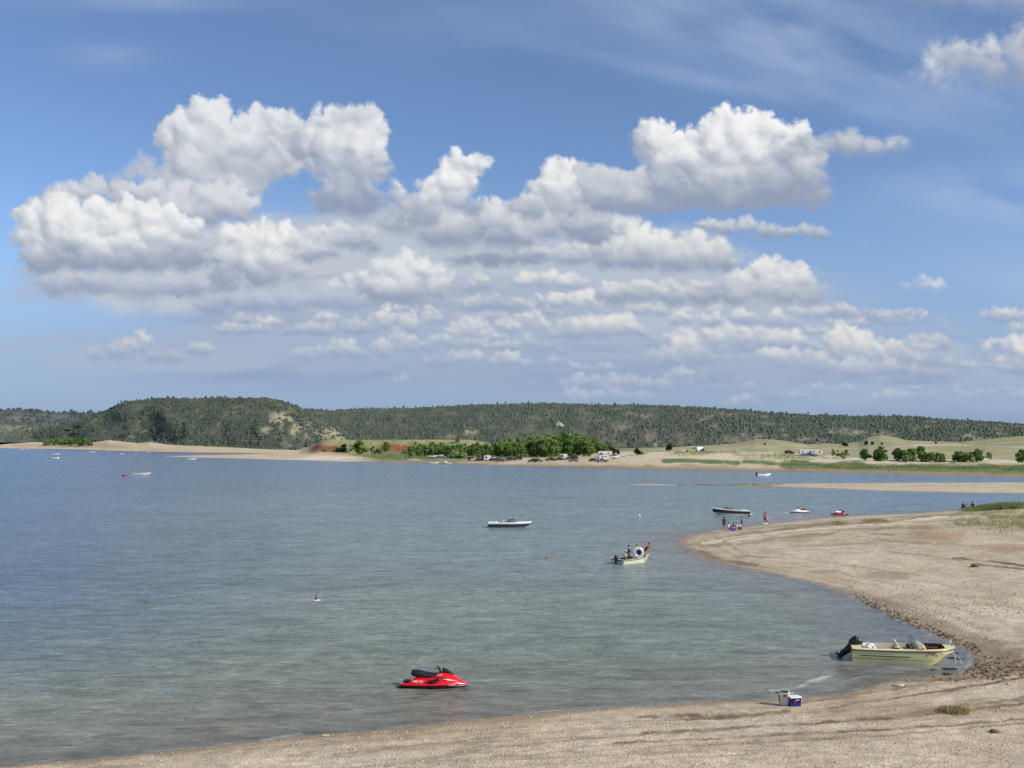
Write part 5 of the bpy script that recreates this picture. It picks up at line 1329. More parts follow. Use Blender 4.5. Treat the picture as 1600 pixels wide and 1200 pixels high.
# ---------------------------------------------------------------- red watercraft in the foreground
def ski_loft(st,zb):
    R=[]
    for (x,zt,hb,ht) in st:
        zm=zb+(zt-zb)*.35
        R.append([(x,-hb,zb),(x,-hb*1.0,zb+.06),(x,-(hb*.55+ht*.45),zb+.06+(zt-zb-.06)*.45),(x,-ht,zb+.06+(zt-zb-.06)*.86),(x,-ht*.45,zt),(x,ht*.45,zt),(x,ht,zb+.06+(zt-zb-.06)*.86),(x,(hb*.55+ht*.45),zb+.06+(zt-zb-.06)*.45),(x,hb,zb+.06),(x,hb,zb)])
    return R
def jet_ski(px,py,rz,label,deckm,seatm,hullm,full=True,s=1.,tint=None):
    x,y=gnd(px,py);e=empty('jet_ski',label,'jet ski',(x,y,0),rz,None);e.scale=(s,)*3
    o=-1.54
    st=[(0,.17,.46,.42),(.25,.20,.52,.44),(.50,.26,.54,.34),(.68,.42,.55,.22),(.95,.44,.56,.2),(1.3,.42,.57,.2),(1.6,.50,.57,.22),(1.8,.62,.56,.27),(2.0,.66,.54,.27),(2.25,.60,.49,.26),(2.5,.47,.41,.23),(2.75,.31,.28,.16),(2.95,.20,.14,.09),(3.08,.15,.04,.03)]
    st=[(a+o,b,c,d) for a,b,c,d in st]
    m=MB();m.loft(ski_loft(st,.09));m.build('deck',deckm,e,sub=1,angle=60)
    m=MB();R=[]
    for (a,zt,hb,ht) in st:
        k=max(0,(a-o-2.2)/.9);R.append([(a,-hb*1.0,.075),(a,-hb*.86,-.0+.05*k),(a,0,-.16+.2*k),(a,hb*.86,-.0+.05*k),(a,hb,.075)])
    m.loft(R,True,True);m.build('hull',hullm,e)
    m=MB()
    for sg in(-1,1):m.tube([(a,sg*(hb+.012),.092) for (a,zt,hb,ht) in st],.022,6)
    m.build('rub_rail',BLK,e)
    # seat
    S=[(.50,.66,.10,.52),(.58,.72,.17,.45),(.75,.73,.19,.38),(1.0,.69,.19,.34),(1.25,.62,.19,.31),(1.5,.58,.18,.32),(1.75,.60,.15,.42),(1.88,.62,.10,.52)]
    m=MB();R=[]
    for (a,zt,w,zb) in S:
        a+=o;R.append([(a,-w*1.15,zb),(a,-w*1.12,zt-.07),(a,-w*.75,zt-.01),(a,0,zt+.01),(a,w*.75,zt-.01),(a,w*1.12,zt-.07),(a,w*1.15,zb)])
    m.loft(R);m.build('seat',seatm,e,sub=1,angle=60)
    if full:
        for sg in(-1,1):
            m=MB();R=[]
            for (a,z0,z1,yy) in [(1.3,.33,.36,.49),(1.45,.24,.36,.50),(1.62,.25,.40,.49),(1.8,.33,.46,.44),(1.95,.42,.47,.41)]:
                R.append([(a+o,sg*(yy+.04),z0),(a+o,sg*(yy-.02),z1)])
            m.loft(R,False,False);ob=m.build('side_vent',BLK,e);sd_=ob.modifiers.new('s','SOLIDIFY');sd_.thickness=.02
    # hood / windshield
    m=MB();R=[]
    for (a,zt,w,zb) in [(1.90,.80,.17,.60),(1.96,.84,.19,.60),(2.12,.78,.2,.58),(2.3,.66,.17,.54),(2.45,.56,.08,.48)]:
        R.append([(a+o,-w,zb),(a+o,-w*.8,zt-.03),(a+o,0,zt),(a+o,w*.8,zt-.03),(a+o,w,zb)])
    m.loft(R);m.build('windshield',GLD,e,sub=1)
    m=MB();m.tube([(1.86+o,0,.58),(1.74+o,0,.86)],[.05,.045],8);m.tube([(1.68+o,-.30,.86),(1.74+o,-.12,.87),(1.76+o,0,.86),(1.74+o,.12,.87),(1.68+o,.30,.86)],.018,6);hb=m.build('handlebars',BLK,e)
    for sg in(-1,1):
        m=MB();m.tube([(1.62+o,sg*.34,.845),(1.69+o,sg*.22,.865)],.026,8);m.build('grip',REDD,hb)
    if full:
        m=MB();m.box((.32+o,0,.24),(.30,.5,.05));m.build('rear_mat',BLK,e,bevel=.01)
        m=MB();m.box((.42+o,-.30,.29),(.22,.12,.08));m.build('grab_handle',BLK,e,bevel=.02)
        # pump and lines hanging below the hull side
        m=MB();m.tube([(1.05+o,-.50,.05),(1.08+o,-.55,-.06)],.06,8);m.tube([(1.2+o,-.52,.05),(1.25+o,-.56,-.06),(1.5+o,-.58,-.02)],.045,8);m.build('fender_line',BLK,e)
        text('XPLTD',e,(.86+o,-.50,.30),(math.radians(68),0,0),.155,WPL,'lettering',ext=.006,shear=.25)
        text('ID 8041',e,(2.42+o,-.435,.165),(math.radians(86),0,math.radians(14)),.10,WPL,'registration_number',ext=.004)
        m=MB()
        for sg in(-1,1):
            m.add([(2.0+o,sg*.44,.40),(2.2+o,sg*.42,.405),(2.62+o,sg*.315,.30),(2.2+o,sg*.445,.36)],[(0,1,2,3)])
        q=m.build('swoosh',WPL,e,smooth=False);sd_=q.modifiers.new('s','SOLIDIFY');sd_.thickness=.03;sd_.offset=0
        text('GTI',e,(1.83+o,-.315,.555),(math.radians(52),0,0),.12,WPL,'lettering',ext=.006,shear=.3,space=1.2)
    return e
jet_ski(678,1072,math.radians(-2),'bright red jet ski with a black seat, afloat off the foreground beach',RED,P_('black_navy_vinyl',(26,27,42),rough=.5),BLK)
jet_ski(1250,801,math.radians(176),'small white jet ski with a red seat floating off the sand spit',WHT,REDD,RED,False,.95)
jet_ski(1313,804.5,math.radians(8),'dark red and white jet ski beached at the waterline of the spit',REDD,WHT,MAR,False,.85)
# ---------------------------------------------------------------- white runabout with driver
def runabout(px,py,rz,name,label,L,B,hullm,bandm,deckm,fs=.55,fb=.72,motor=False,wind=True,extra=True,cat='boat',group=None,z=0.,tilt=0.,seatm=None):
    x,y=gnd(px,py);e=empty(name,label,cat,(x,y,z),rz,group,tilt)
    h=Hull(L,B,fs,fb,.2,rake=.8)
    h.shell(hullm,e)
    if bandm:h.side_band(bandm,e,.30,.88,.0,.99,'hull_band')
    h.rail(deckm,e,r=.028,dz=-.01)
    h.deck(deckm,e,.14,.60,side=.18);h.liner(TAN if not seatm else seatm,e,.14,.60,.14,.18)
    if extra:
        for sg in(-1,1):
            m=MB();m.box((h.x(.40),sg*.4,.38),(.45,.42,.16));m.box((h.x(.35),sg*.4,.6),(.10,.42,.42));m.build('seat',seatm or WHTD,e,bevel=.03)
        m=MB();m.box((h.x(.13)+.22,0,fs-.02),(.5,B*.78,.16),taper=.9);m.build('engine_cover',deckm,e,bevel=.05)
        m=MB();m.box((-L/2-.25,0,.12),(.55,B*.8,.06));m.build('swim_platform',deckm,e,bevel=.02)
    if wind:
        zz=h.z(.6)
        pts=[(h.x(.50),-B*.42,zz+.02),(h.x(.64),-B*.30,zz+.05),(h.x(.69),0,zz+.08),(h.x(.64),B*.30,zz+.05),(h.x(.50),B*.42,zz+.02)]
        top=[(p[0]-.26,p[1]*.93,p[2]+.34) for p in pts]
        m=MB();m.loft([pts,top],False,False);m.build('windshield',GLS,e,smooth=False)
        m=MB();m.tube(top,.014,6);m.tube([pts[1],top[1]],.012,6);m.tube([pts[3],top[3]],.012,6);m.build('windshield_frame',P_('frame_dark',(60,70,72),rough=.4),e)
    if motor:outboard(e,-L/2-.05,fs+.05,math.radians(15),.95,BLK)
    return e,h
e,h=runabout(797,823.2,math.radians(-2),'motor_boat','white runabout with a dark lower hull carrying one driver, in mid lake',5.5,2.2,NVY,None,WHT,.58,.66)
h.side_band(WHT,e,.74,.99,.0,.995,'white_topside')
x,y=gnd(797,823.2)
person((x-.22,y-.35,-.16),math.radians(0),'sit','person in a pale cap and dark red top driving the white runabout in mid lake',C_('rust_cloth',(120,58,50)),C_('white_cloth',(226,226,222)),HAIR,SKIN2,1.,None,WPL,seat=.42,arms={-1:((.24,-.24,.34),(.46,-.14,.30)),1:((.24,.24,.34),(.46,.14,.30))})
m=MB();m.tube([(0,0,0),(0,0,.42)],.012,6);m.ell((0,0,.46),(.06,.06,.06),8,6);o=m.build('mast_light',WPL,e);o.location=(.75,.1,.72)
# dark maroon runabout by the spit: bow points left
e,h=runabout(1140,803.6,math.radians(184),'motor_boat','maroon and white speedboat lying nose left off the tip of the sand spit',5.6,2.25,WHTD,MAR,WHT,.60,.92,z=.0,tilt=math.radians(-1.5))
m=MB();m.box((-2.35,0,.58),(.9,2.0,.16),taper=.8);m.build('sun_pad',WPL,e,bevel=.05)
def ball(px,py,r,mat,name,label,cat,z=.03,flat=1.):
    x,y=gnd(px,py);m=MB();m.ell((0,0,0),(r,r,r*flat),14,10);m.torus((0,0,0),r*1.0,r*.12,'z',16,6);o=m.build(name,mat);o.location=(x,y,z);return tag(o,label,cat)
ball(1170.5,806.5,.17,BLK,'mooring_buoy','small black float right of the stern of the maroon speedboat','buoy',.08)
ball(1228.5,802,.11,WPL,'mooring_buoy','small white float left of the white jet ski','buoy',.06)
ball(999,806,.16,WPL,'mooring_buoy','white float alone on open water left of the maroon speedboat','buoy',.06)
ball(855,871.5,.16,P_('orange_plastic',(206,96,50),rough=.4),'mooring_buoy','little orange float on open water left of the crowded boat','buoy',.04,.6)
def slab(px,py,sz_,mat,name,label,cat,rz=0,z=.03):
    x,y,g=hit(px,py)
    m=MB();R=[]
    for i in range(9):
        t=-1+i/4;w=sz_[1]/2*math.sqrt(max(.02,1-abs(t)**3));R.append([(t*sz_[0]/2,-w,0),(t*sz_[0]/2,-w*.9,sz_[2]),(t*sz_[0]/2,w*.9,sz_[2]),(t*sz_[0]/2,w,0)])
    m.loft(R);o=m.build(name,mat,smooth=False);o.location=(x,y,g+z);o.rotation_euler=(0,0,rz);return tag(o,label,cat)
slab(260,1079.5,(.24,.12,.02),P_('bright_blue_plastic',(110,160,210),rough=.4),'plastic_lid','bright blue scrap of plastic afloat in the lower left water','litter',.2,.01)
slab(1194.5,818.6,(.85,.5,.07),WPL,'bodyboard','white bodyboard lying on the sand at the feet of the two bathers','board',.1)
# ---------------------------------------------------------------- crowded dinghy
x,y=gnd(990,878.8);R_=math.radians
e=empty('dinghy','small crowded open boat with a white hull and a big inner tube aboard','boat',(x,y,0),R_(38))
h=Hull(4.0,1.75,.38,.55,.14,rake=.7)
h.shell(P_('aged_white_hull',(222,220,196),rough=.35),e);h.rail(P_('dark_green_rail',(64,66,48),rough=.6),e,r=.035);h.deck(WHTD,e,.04,.86,side=.10);h.liner(P_('grey_liner',(150,152,146),rough=.7),e,.04,.86,.06,.10)
for t in(.22,.5,.72):
    m=MB();m.box((h.x(t),0,.30),(.26,1.5,.05));m.build('thwart',TAN,e,bevel=.01)
outboard(e,-2.05,.36,R_(8),.8,BLK)
def inboat(dx,dy,dz):
    c,s_=math.cos(R_(38)),math.sin(R_(38));return (x+dx*c-dy*s_,y+dx*s_+dy*c,dz)
# inner tube standing on edge, facing the camera
m=MB();m.torus((0,0,0),.37,.15,'y',32,14);tb=m.build('inner_tube',P_('lilac_vinyl',(182,180,204),rough=.35))
tb.location=(gnd(999,880)[0]+.0,y+.25,.84);tb.rotation_euler=(R_(-8),0,R_(10));tag(tb,'big white and yellow inflatable tube standing on edge in the crowded dinghy','inner tube')
m=MB();m.torus((0,-.05,0),.485,.06,'y',32,8);o=m.build('rim',P_('yellow_vinyl',(222,216,80),rough=.4),tb)
m=MB();m.torus((0,-.03,0),.25,.05,'y',28,8);m.build('inner_rim',P_('violet_vinyl',(70,62,120),rough=.4),tb)
m=MB();n_=26;m.add([(0,.1,0)]+[(.29*math.cos(2*math.pi*k/n_),.04,.29*math.sin(2*math.pi*k/n_)) for k in range(n_)],[(0,k+1,(k+1)%n_+1) for k in range(n_)]);m.build('floor_sheet',P_('navy_vinyl',(46,42,84),rough=.5),tb)
bx,by=gnd(984.5,880);person((bx,by+.35,.06),R_(200),'sit','person in a blue shirt with dark hair sitting amidships in the crowded dinghy',C_('blue_cloth',(34,84,140)),C_('grey_cloth',(96,104,96)),HAIR,SKIN,1.12)
bx,by=gnd(997,878);person((bx,by+.9,.12),R_(-80),'sit','person in a yellow life vest, head showing above the inner tube in the dinghy',C_('grey_cloth',(96,104,96)),C_('dark_cloth',(40,42,50)),HAIR2,SKIN,1.0,vest=P_('yellow_vest',(214,208,90),rough=.8))
bx,by=gnd(1012,876);person((bx-.1,by+1.1,.22),R_(-20),'lean','person in a dark red shirt bending over the bow of the crowded dinghy',C_('dark_red_cloth',(138,34,34)),C_('red_cloth',(160,26,36)),HAIR,SKIN,.98,pitch=.62,arms={-1:((.22,-.26,.30),(.40,-.20,.02)),1:((.22,.26,.30),(.40,.2,.02))})
bx,by=gnd(971.5,881);person((bx+.1,by+.1,.04),R_(12),'slouch','person in a white top and maroon shorts hunched at the stern of the dinghy',C_('white_cloth',(226,226,222)),C_('maroon_cloth',(90,32,46)),HAIR2,SKIN2,.9,hat=WPL)
# ---------------------------------------------------------------- people on the spit
def on(px,py,dz=0):
    X_,Y_,z_=hit(px,py);return (X_,Y_,z_+dz)
person(on(1131.5,827.5),R_(100),'stand','slim child with long dark hair standing at the left of the group on the spit',C_('dark_cloth',(40,42,50)),C_('dark_cloth',(40,42,50)),HAIR,SKIN2,.92,None,hairlen=.3)
person(on(1139.5,828),R_(-15),'ground','person in a white and cream top sitting with bent bare legs on the spit',C_('cream_cloth2',(226,218,206)),C_('black_cloth',(30,26,34)),HAIR2,SKIN2,1.05)
person(on(1149.5,828.5),R_(195),'ground','person in a white shirt with dark hair sitting turned left on the spit',C_('bright_white_cloth',(236,238,244)),C_('violet_cloth',(126,64,170)),HAIR,SKIN,1.0)
person(on(1145.2,826.5),R_(120),'ground','small seated person in dark clothes behind the purple bag on the spit',C_('dark_cloth',(40,42,50)),C_('dark_cloth',(40,42,50)),HAIR,SKIN2,.85)
def bag(p,sz_,mat,name,label,cat,strap=None):
    e=empty(name,label,cat,p)
    m=MB();R=[]
    for i,(k,zz) in enumerate([(.8,0),(1,.15),(1.05,.5),(.9,.85),(.5,1.)]):
        R.append([(sz_[0]/2*k*math.cos(a),sz_[1]/2*k*math.sin(a)*(1+.1*math.sin(3*a)),sz_[2]*zz) for a in[2*math.pi*j/12 for j in range(12)]])
    m.loft(R);m.build('body',mat,e)
    m=MB();m.tube([(-sz_[0]*.25,0,sz_[2]*.9),(-sz_[0]*.15,0,sz_[2]*1.3),(sz_[0]*.15,0,sz_[2]*1.3),(sz_[0]*.25,0,sz_[2]*.9)],.015,6);m.build('strap',strap or mat,e);return e
bag(on(1145.5,829.8),(.45,.35,.28),P_('purple_nylon',(128,56,178),rough=.6),'beach_bag','purple beach bag on the sand in front of the sitting group','bag')
bag(on(1155.5,827.6),(.55,.4,.34),P_('navy_nylon',(30,38,66),rough=.6),'cooler_bag','dark navy bag right of the person in the white shirt','bag',WPL)
o=slab(1156,825.5,(.3,.25,.12),WPL,'folded_towel','white folded towel on top of the navy bag','towel',0,.30)
person((gnd(1159,817)[0],gnd(1159,817)[1],-.62),R_(60),'wade','person waist deep in the shallows behind the sitting group',None,C_('dark_cloth',(40,42,50)),HAIR,SKIN,.8)
person((gnd(1195,817.4)[0],gnd(1195,817.4)[1],-.12),R_(-70),'stand','tall tanned bather in dark trunks standing at the water edge beside the bodyboard',None,C_('dark_cloth',(40,42,50)),HAIR,SKIN2,.94)
person((gnd(1198,817.2)[0],gnd(1198,817.2)[1]-.1,-.1),R_(-95),'stand','pale bather in white shorts standing right beside the tanned bather',C_('pink_cloth',(206,152,144)),C_('white_cloth',(226,226,222)),HAIR2,SKIN,.86)
# right edge pair with chairs
def camp_chair(p,rz,mat,label):
    e=empty('camp_chair',label,'chair',p,rz)
    m=MB();m.box((0,0,.40),(.45,.5,.03));m.build('seat',mat,e)
    m=MB();m.add([(-.22,-.25,.40),(-.22,.25,.40),(-.34,.25,.88),(-.34,-.25,.88)],[(0,1,2,3)]);o=m.build('backrest',mat,e);sd_=o.modifiers.new('s','SOLIDIFY');sd_.thickness=.02
    for sx,sy in((-1,-1),(1,-1),(1,1),(-1,1)):
        m=MB();m.tube([(sx*.21,sy*.24,0),(sx*.16,sy*.24,.40)],.012,6);m.build('leg',GRY,e)
    for sg in(-1,1):
        m=MB();m.tube([(-.27,sg*.27,.60),(.2,sg*.27,.58)],.02,6);m.tube([(.2,sg*.27,.58),(.2,sg*.25,.40)],.012,6);m.build('armrest',BLK,e)
    return e
p=on(1505.5,797.5);camp_chair(p,R_(100),C_('dark_green_cloth',(50,62,58)),'dark folding chair at the water edge, left of the reeds')
person((p[0],p[1],p[2]+.02),R_(100),'sit','person in dark green sitting in a folding chair at the water edge near the reeds',C_('dark_green_cloth',(50,62,58)),C_('dark_cloth',(40,42,50)),HAIR,SKIN2,.95)
p=on(1520,796);camp_chair((p[0],p[1],p[2]),R_(80),C_('navy_cloth2',(38,46,86)),'navy folding chair close to the tall reeds')
person((p[0],p[1],p[2]+.02),R_(95),'sit','person in navy blue sitting in the folding chair closest to the reeds',C_('navy_cloth2',(38,46,86)),C_('maroon_cloth',(90,32,46)),HAIR2,SKIN2,.95)
m=MB();m.tube([(0,0,-.1),(0,0,1.35)],[.03,.025],8);m.ell((0,0,1.36),(.05,.05,.05),8,6);o=m.build('pole',WPL);o.location=on(1523.5,796.5);tag(o,'short white pole standing beside the navy folding chair','pole')
m=MB();m.box((0,0,.22),(.35,.3,.4));m.box((0,0,.44),(.38,.33,.04));o=m.build('crate',P_('green_crate',(90,120,96),rough=.6),bevel=.01);o.location=on(1513,797);tag(o,'low greenish crate between the two folding chairs','crate')
m=MB();m.box((0,0,.75),(2.1,.05,.04));m.tube([(-1.,0,0),(-1.,0,.75)],.02,6);m.tube([(1.,0,0),(1.,0,.75)],.02,6);o=m.build('windbreak_rail',BLK,bevel=.005);o.location=on(1514,795.2);tag(o,'thin dark rail on two posts behind the folding chairs','rail')
# ---------------------------------------------------------------- coolers
p=on(1226,1101.5)
e=empty('drinks_cooler','tall cream coloured drinks cooler standing left of the blue cooler on the sand','cooler',p,R_(-22))
m=MB();m.loft([[(w*math.cos(a)*(1 if 1 else 0),w*math.sin(a),z) for a in[2*math.pi*(k+.5)/4 for k in range(4)]] for w,z in((.20,0),(.235,.02),(.25,.48),(.24,.52))]);m.build('body',P_('cream_plastic',(226,218,196),rough=.45),e,bevel=.02)
m=MB();m.box((0,0,.54),(.30,.30,.035),taper=.9);m.build('lid',P_('dark_green_plastic',(46,56,46),rough=.5),e,bevel=.01)
m=MB();m.tube([(-.19,-.0,.50),(-.21,0,.62),(.0,0,.66),(.21,0,.62),(.19,0,.50)],.012,6);m.build('handle',WPL,e)
m=MB();m.box((-.20,-.02,.27),(.03,.26,.36));m.build('side_shade',P_('shade_grey',(120,134,138),rough=.5),e)  # grey slab paints the shade on the cooler's left side
m=MB();m.box((.05,-.19,.42),(.12,.02,.10));m.build('sticker',P_('pink_label',(170,96,96),rough=.5),e)
m=MB();m.ell((-.30,-.05,.50),(.09,.05,.025),8,6);m.tube([(-.2,-.03,.51),(-.3,-.05,.5)],.01,5);m.build('spout',BLK,e)
p=on(1241,1103)
e=empty('ice_chest','blue ice chest with a white lid and rounded sides, right of the cream drinks cooler','cooler',p,R_(10))
m=MB();m.loft([[(sx*w,sy*d,z) for sx,sy in((-1,-1),(1,-1),(1,1),(-1,1))] for w,d,z in((.20,.15,0),(.21,.16,.02),(.245,.19,.34),(.25,.195,.36))]);m.build('body',BLU,e,bevel=.025)
m=MB();m.box((0,0,.385),(.52,.41,.055),taper=.93);m.build('lid',WPL,e,bevel=.015)
m=MB();m.tube([(-.26,-.0,.34),(-.29,0,.50),(.0,-.0,.54),(-.0,0,.54)],.014,6);m.tube([(-.26,-.0,.34),(-.28,-.05,.52)],.012,6);m.build('handle',WPL,e)
m=MB();m.box((.06,-.19,.28),(.15,.012,.05));m.build('label_plate',P_('silver_label',(170,176,206),rough=.4),e)
m=MB();m.ell((-.05,-.185,.2),(.05,.01,.07),8,6);m.build('emblem',REDD,e)
m=MB();m.box((.262,0,.15),(.025,.25,.26));m.build('end_panel',WPL,e,bevel=.008)
# ---------------------------------------------------------------- gull
gx,gy,gz=pos_at(494,938,60)
e=empty('gull','white and grey gull flying low over the water with one wing raised','gull',(gx,gy,gz),R_(198));e.scale=(.86,)*3
m=MB();m.loft([[(xx,w*math.cos(a),zz+w*.9*math.sin(a)) for a in[2*math.pi*k/10 for k in range(10)]] for xx,w,zz in((-.27,.008,.0),(-.2,.035,.0),(-.08,.06,0),(.05,.065,.0),(.14,.045,.02),(.19,.036,.04),(.23,.03,.045),(.26,.012,.04),(.30,.004,.03))]);m.build('body',WPL,e,angle=80)
m=MB();m.add([(-.25,-.02,0),(-.25,.02,0),(-.36,.06,.0),(-.36,-.06,0)],[(0,1,2,3)]);o=m.build('tail',WPL,e);sd_=o.modifiers.new('s','SOLIDIFY');sd_.thickness=.008
m=MB();m.tube([(.29,0,.033),(.335,0,.02)],[.012,.003],6);m.build('beak',P_('beak',(206,176,60)),e)
m=MB()
for sg in(-1,1):m.ell((.235,sg*.027,.055),(.006,.004,.006),6,4)
m.build('eyes',BLK,e)
WG=P_('grey_feathers',(120,124,124),rough=.8);WT=P_('black_feathers',(30,32,36),rough=.8)
for sg,seg in((1,[(.05,.05,0.04),(.03,.17,.22),(-.02,.20,.42),(-.10,.18,.58)]),(-1,[(.05,-.05,.03),(.05,-.26,.06),(-.03,-.44,-.05),(-.14,-.58,-.16)])):
    m=MB();R=[]
    for i,(a,b,c) in enumerate(seg[:3]+[tuple((np.array(seg[2])*.45+np.array(seg[3])*.55))]):
        ch=[.19,.17,.13,.09][i];R.append([(a+ch*.35,b,c),(a,b,c+.012),(a-ch*.65,b,c)])
    m.loft(R,False,False);w=m.build('wing',WG,e);sd_=w.modifiers.new('s','SOLIDIFY');sd_.thickness=.012
    m=MB();R=[]
    a,b,c=tuple((np.array(seg[2])*.45+np.array(seg[3])*.55));
    for (aa,bb,cc),ch in(((a,b,c),.10),(seg[3],.02)):R.append([(aa+ch*.35,bb,cc),(aa,bb,cc+.012),(aa-ch*.65,bb,cc)])
    m.loft(R,False,False);t_=m.build('wing_tip',WT,w);sd_=t_.modifiers.new('s','SOLIDIFY');sd_.thickness=.012
# ---------------------------------------------------------------- boats far out
def small_boat(px,py,L,label,rz=0,hullm=None,motor=False,wind=True,z=0,onland=False,group=None):
    hullm=hullm or WHTD
    if py<713:L*=.72
    if onland:x,y,g=hit(px,py)
    else:(x,y),g=gnd(px,py),0
    e=empty('boat',label,'boat',(x,y,g+z),R_(rz),group)
    h=Hull(L,L*.38,L*.10+.12,L*.13+.16,.2,rake=.6);h.shell(hullm,e,12);h.deck(hullm,e,.12,.6,side=.15,n=14);h.liner(TAN,e,.12,.6,.12,.15)
    if wind:
        zz=h.z(.6);m=MB();m.loft([[(h.x(.52),-L*.15,zz),(h.x(.66),0,zz+.05),(h.x(.52),L*.15,zz)],[(h.x(.47),-L*.14,zz+.35),(h.x(.60),0,zz+.4),(h.x(.47),L*.14,zz+.35)]],False,False);m.build('windshield',GLD,e,smooth=False)
    if motor:outboard(e,-L/2,h.fs,.1,1.1,BLK)
    return e,h
small_boat(33,702.3,7,'far white boat near the left beach, leftmost of a close pair')
small_boat(42,702.5,6,'far white boat near the left beach, right one of the close pair',180)
small_boat(144,706.8,7.5,'far white boat with a long wake before the left beach')
small_boat(168,705,5.5,'small far white boat close under the left beach, right of the boat with the wake',160)
small_boat(190,710.2,6,'far white boat with a dark outboard, right of the boat with the wake',0,None,True)
small_boat(211,705.6,4.5,'tiny far white boat close under the left beach, below the dune',180)
small_boat(233,707,4,'tiny far white boat at the left beach, rightmost of its row')
small_boat(300,718.3,5.4,'white boat drifting just below the tip of the far sand spit',0,None,False,False)
small_boat(83,716.6,6.5,'far white boat throwing spray at the left edge of the lake',180)
small_boat(88,710,8,'far long white boat above the one throwing spray at the left')
small_boat(678.5,724.8,4.6,'white boat beached below the green meadow, left one of two',0,None,False,False,.12)
e,h=small_boat(697.5,725.2,4.6,'white boat with a raised cabin beached below the meadow, right one of two',180,None,False,True,.12)
m=MB();m.box((.2,0,.95),(1.2,1.1,.7),taper=.75);m.build('cabin',WHT,e,bevel=.05)
small_boat(1194,743.6,4.3,'white boat with a dark outboard in the channel behind the sandbar',0,WHT,True,False)
# tow boat with riders and the red tube behind it
e,h=small_boat(222.5,742.6,5.4,'low pale boat with riders in red towing a tube, left part of the lake',0,P_('pale_hull',(206,206,190),rough=.4),False,False)
x0,y0=gnd(222.5,742.6)
for i,(dx,l,sh) in enumerate([(.15,'person in a pink and white top, left rider in the low tow boat',C_('pink_cloth2',(206,110,110))),(.85,'person in a red top, middle rider in the low tow boat',C_('red_cloth',(160,26,36))),(1.45,'person in a dark red top, foremost rider in the low tow boat',C_('dark_red_cloth',(138,34,34)))]):
    person((x0+dx,y0-.1+.2*(i%2),.0),R_(0),'sit',l,sh,C_('dark_cloth',(40,42,50)),HAIR2,SKIN,.95)
x1,y1=gnd(195,743.8);m=MB();m.torus((0,0,.18),.62,.25,'z',28,10);o=m.build('tow_tube',P_('crimson_vinyl',(176,30,44),rough=.4));o.location=(x1,y1,0);tag(o,'round crimson tube towed behind the low pale boat','inner tube')
# wakes and spray: flat foam lying on the water
def wake(pts,w,label):
    m=MB();R=[]
    for i,(px,py) in enumerate(pts):
        a,b=gnd(px,py,.02);k=w*(.3+.7*math.sin(math.pi*(i+.5)/len(pts)));R.append([(a,b-k,.02),(a,b,.10+.05*(i%2)),(a,b+k,.02)])
    m.loft(R,False,False);o=m.build('wake',P_('foam',(150,168,180),rough=.8,scale=.8,var=.2),smooth=False);tag(o,label,'wake')
wake([(70,716.4),(76,716.2),(84,716.6),(92,716.4),(98,716.6)],1.6,'white spray line around the boat at the left edge')
wake([(129,706.8),(136,706.6),(144,706.9),(152,706.7)],2.,'white wake line around the long wake boat')
wake([(80,709.8),(88,709.9),(96,709.9)],1.6,'pale wake of the far long white boat')
wake([(206,743.2),(209,743),(214,743.2),(216,743.2)],.7,'short white wake behind the low tow boat')
# ---------------------------------------------------------------- vehicles
def wheels(e,xs,w,r=.36):
    for xx in xs:
        for sg in(-1,1):
            m=MB();m.tube([(xx,sg*(w/2-.11),r),(xx,sg*(w/2+.09),r)],r,16);t=m.build('wheel',TYR,e,angle=50)
            m=MB();m.tube([(xx,sg*(w/2+.08),r),(xx,sg*(w/2+.105),r)],r*.55,12);m.build('rim',GRY,t,angle=50)
def body_loft(prof,w,mat,name,e,inset=.0,z0=.35,taper=.82,bevel=.04):
    """prof: list of (x,z) top outline from rear to front above z0"""
    m=MB();rings=[]
    zs=max(z for _,z in prof)
    for sg,k in((-1,1),(1,1)):
        pass
    pts=[(prof[0][0],z0)]+prof+[(prof[-1][0],z0)]
    L_=[(x,-w/2*(1-(1-taper)*max(0,(z-1.0))/max(zs-1.0,.3) if z>1. else 1),z) for x,z in pts]
    Rr=[(x,-y,z) for x,y,z in L_]
    n=len(pts);m.add(L_+Rr,[tuple(range(n)),tuple(range(2*n-1,n-1,-1))]+[(i,(i+1)%n,n+(i+1)%n,n+i) for i in range(n)])
    return m.build(name,mat,e,bevel=bevel,smooth=False)
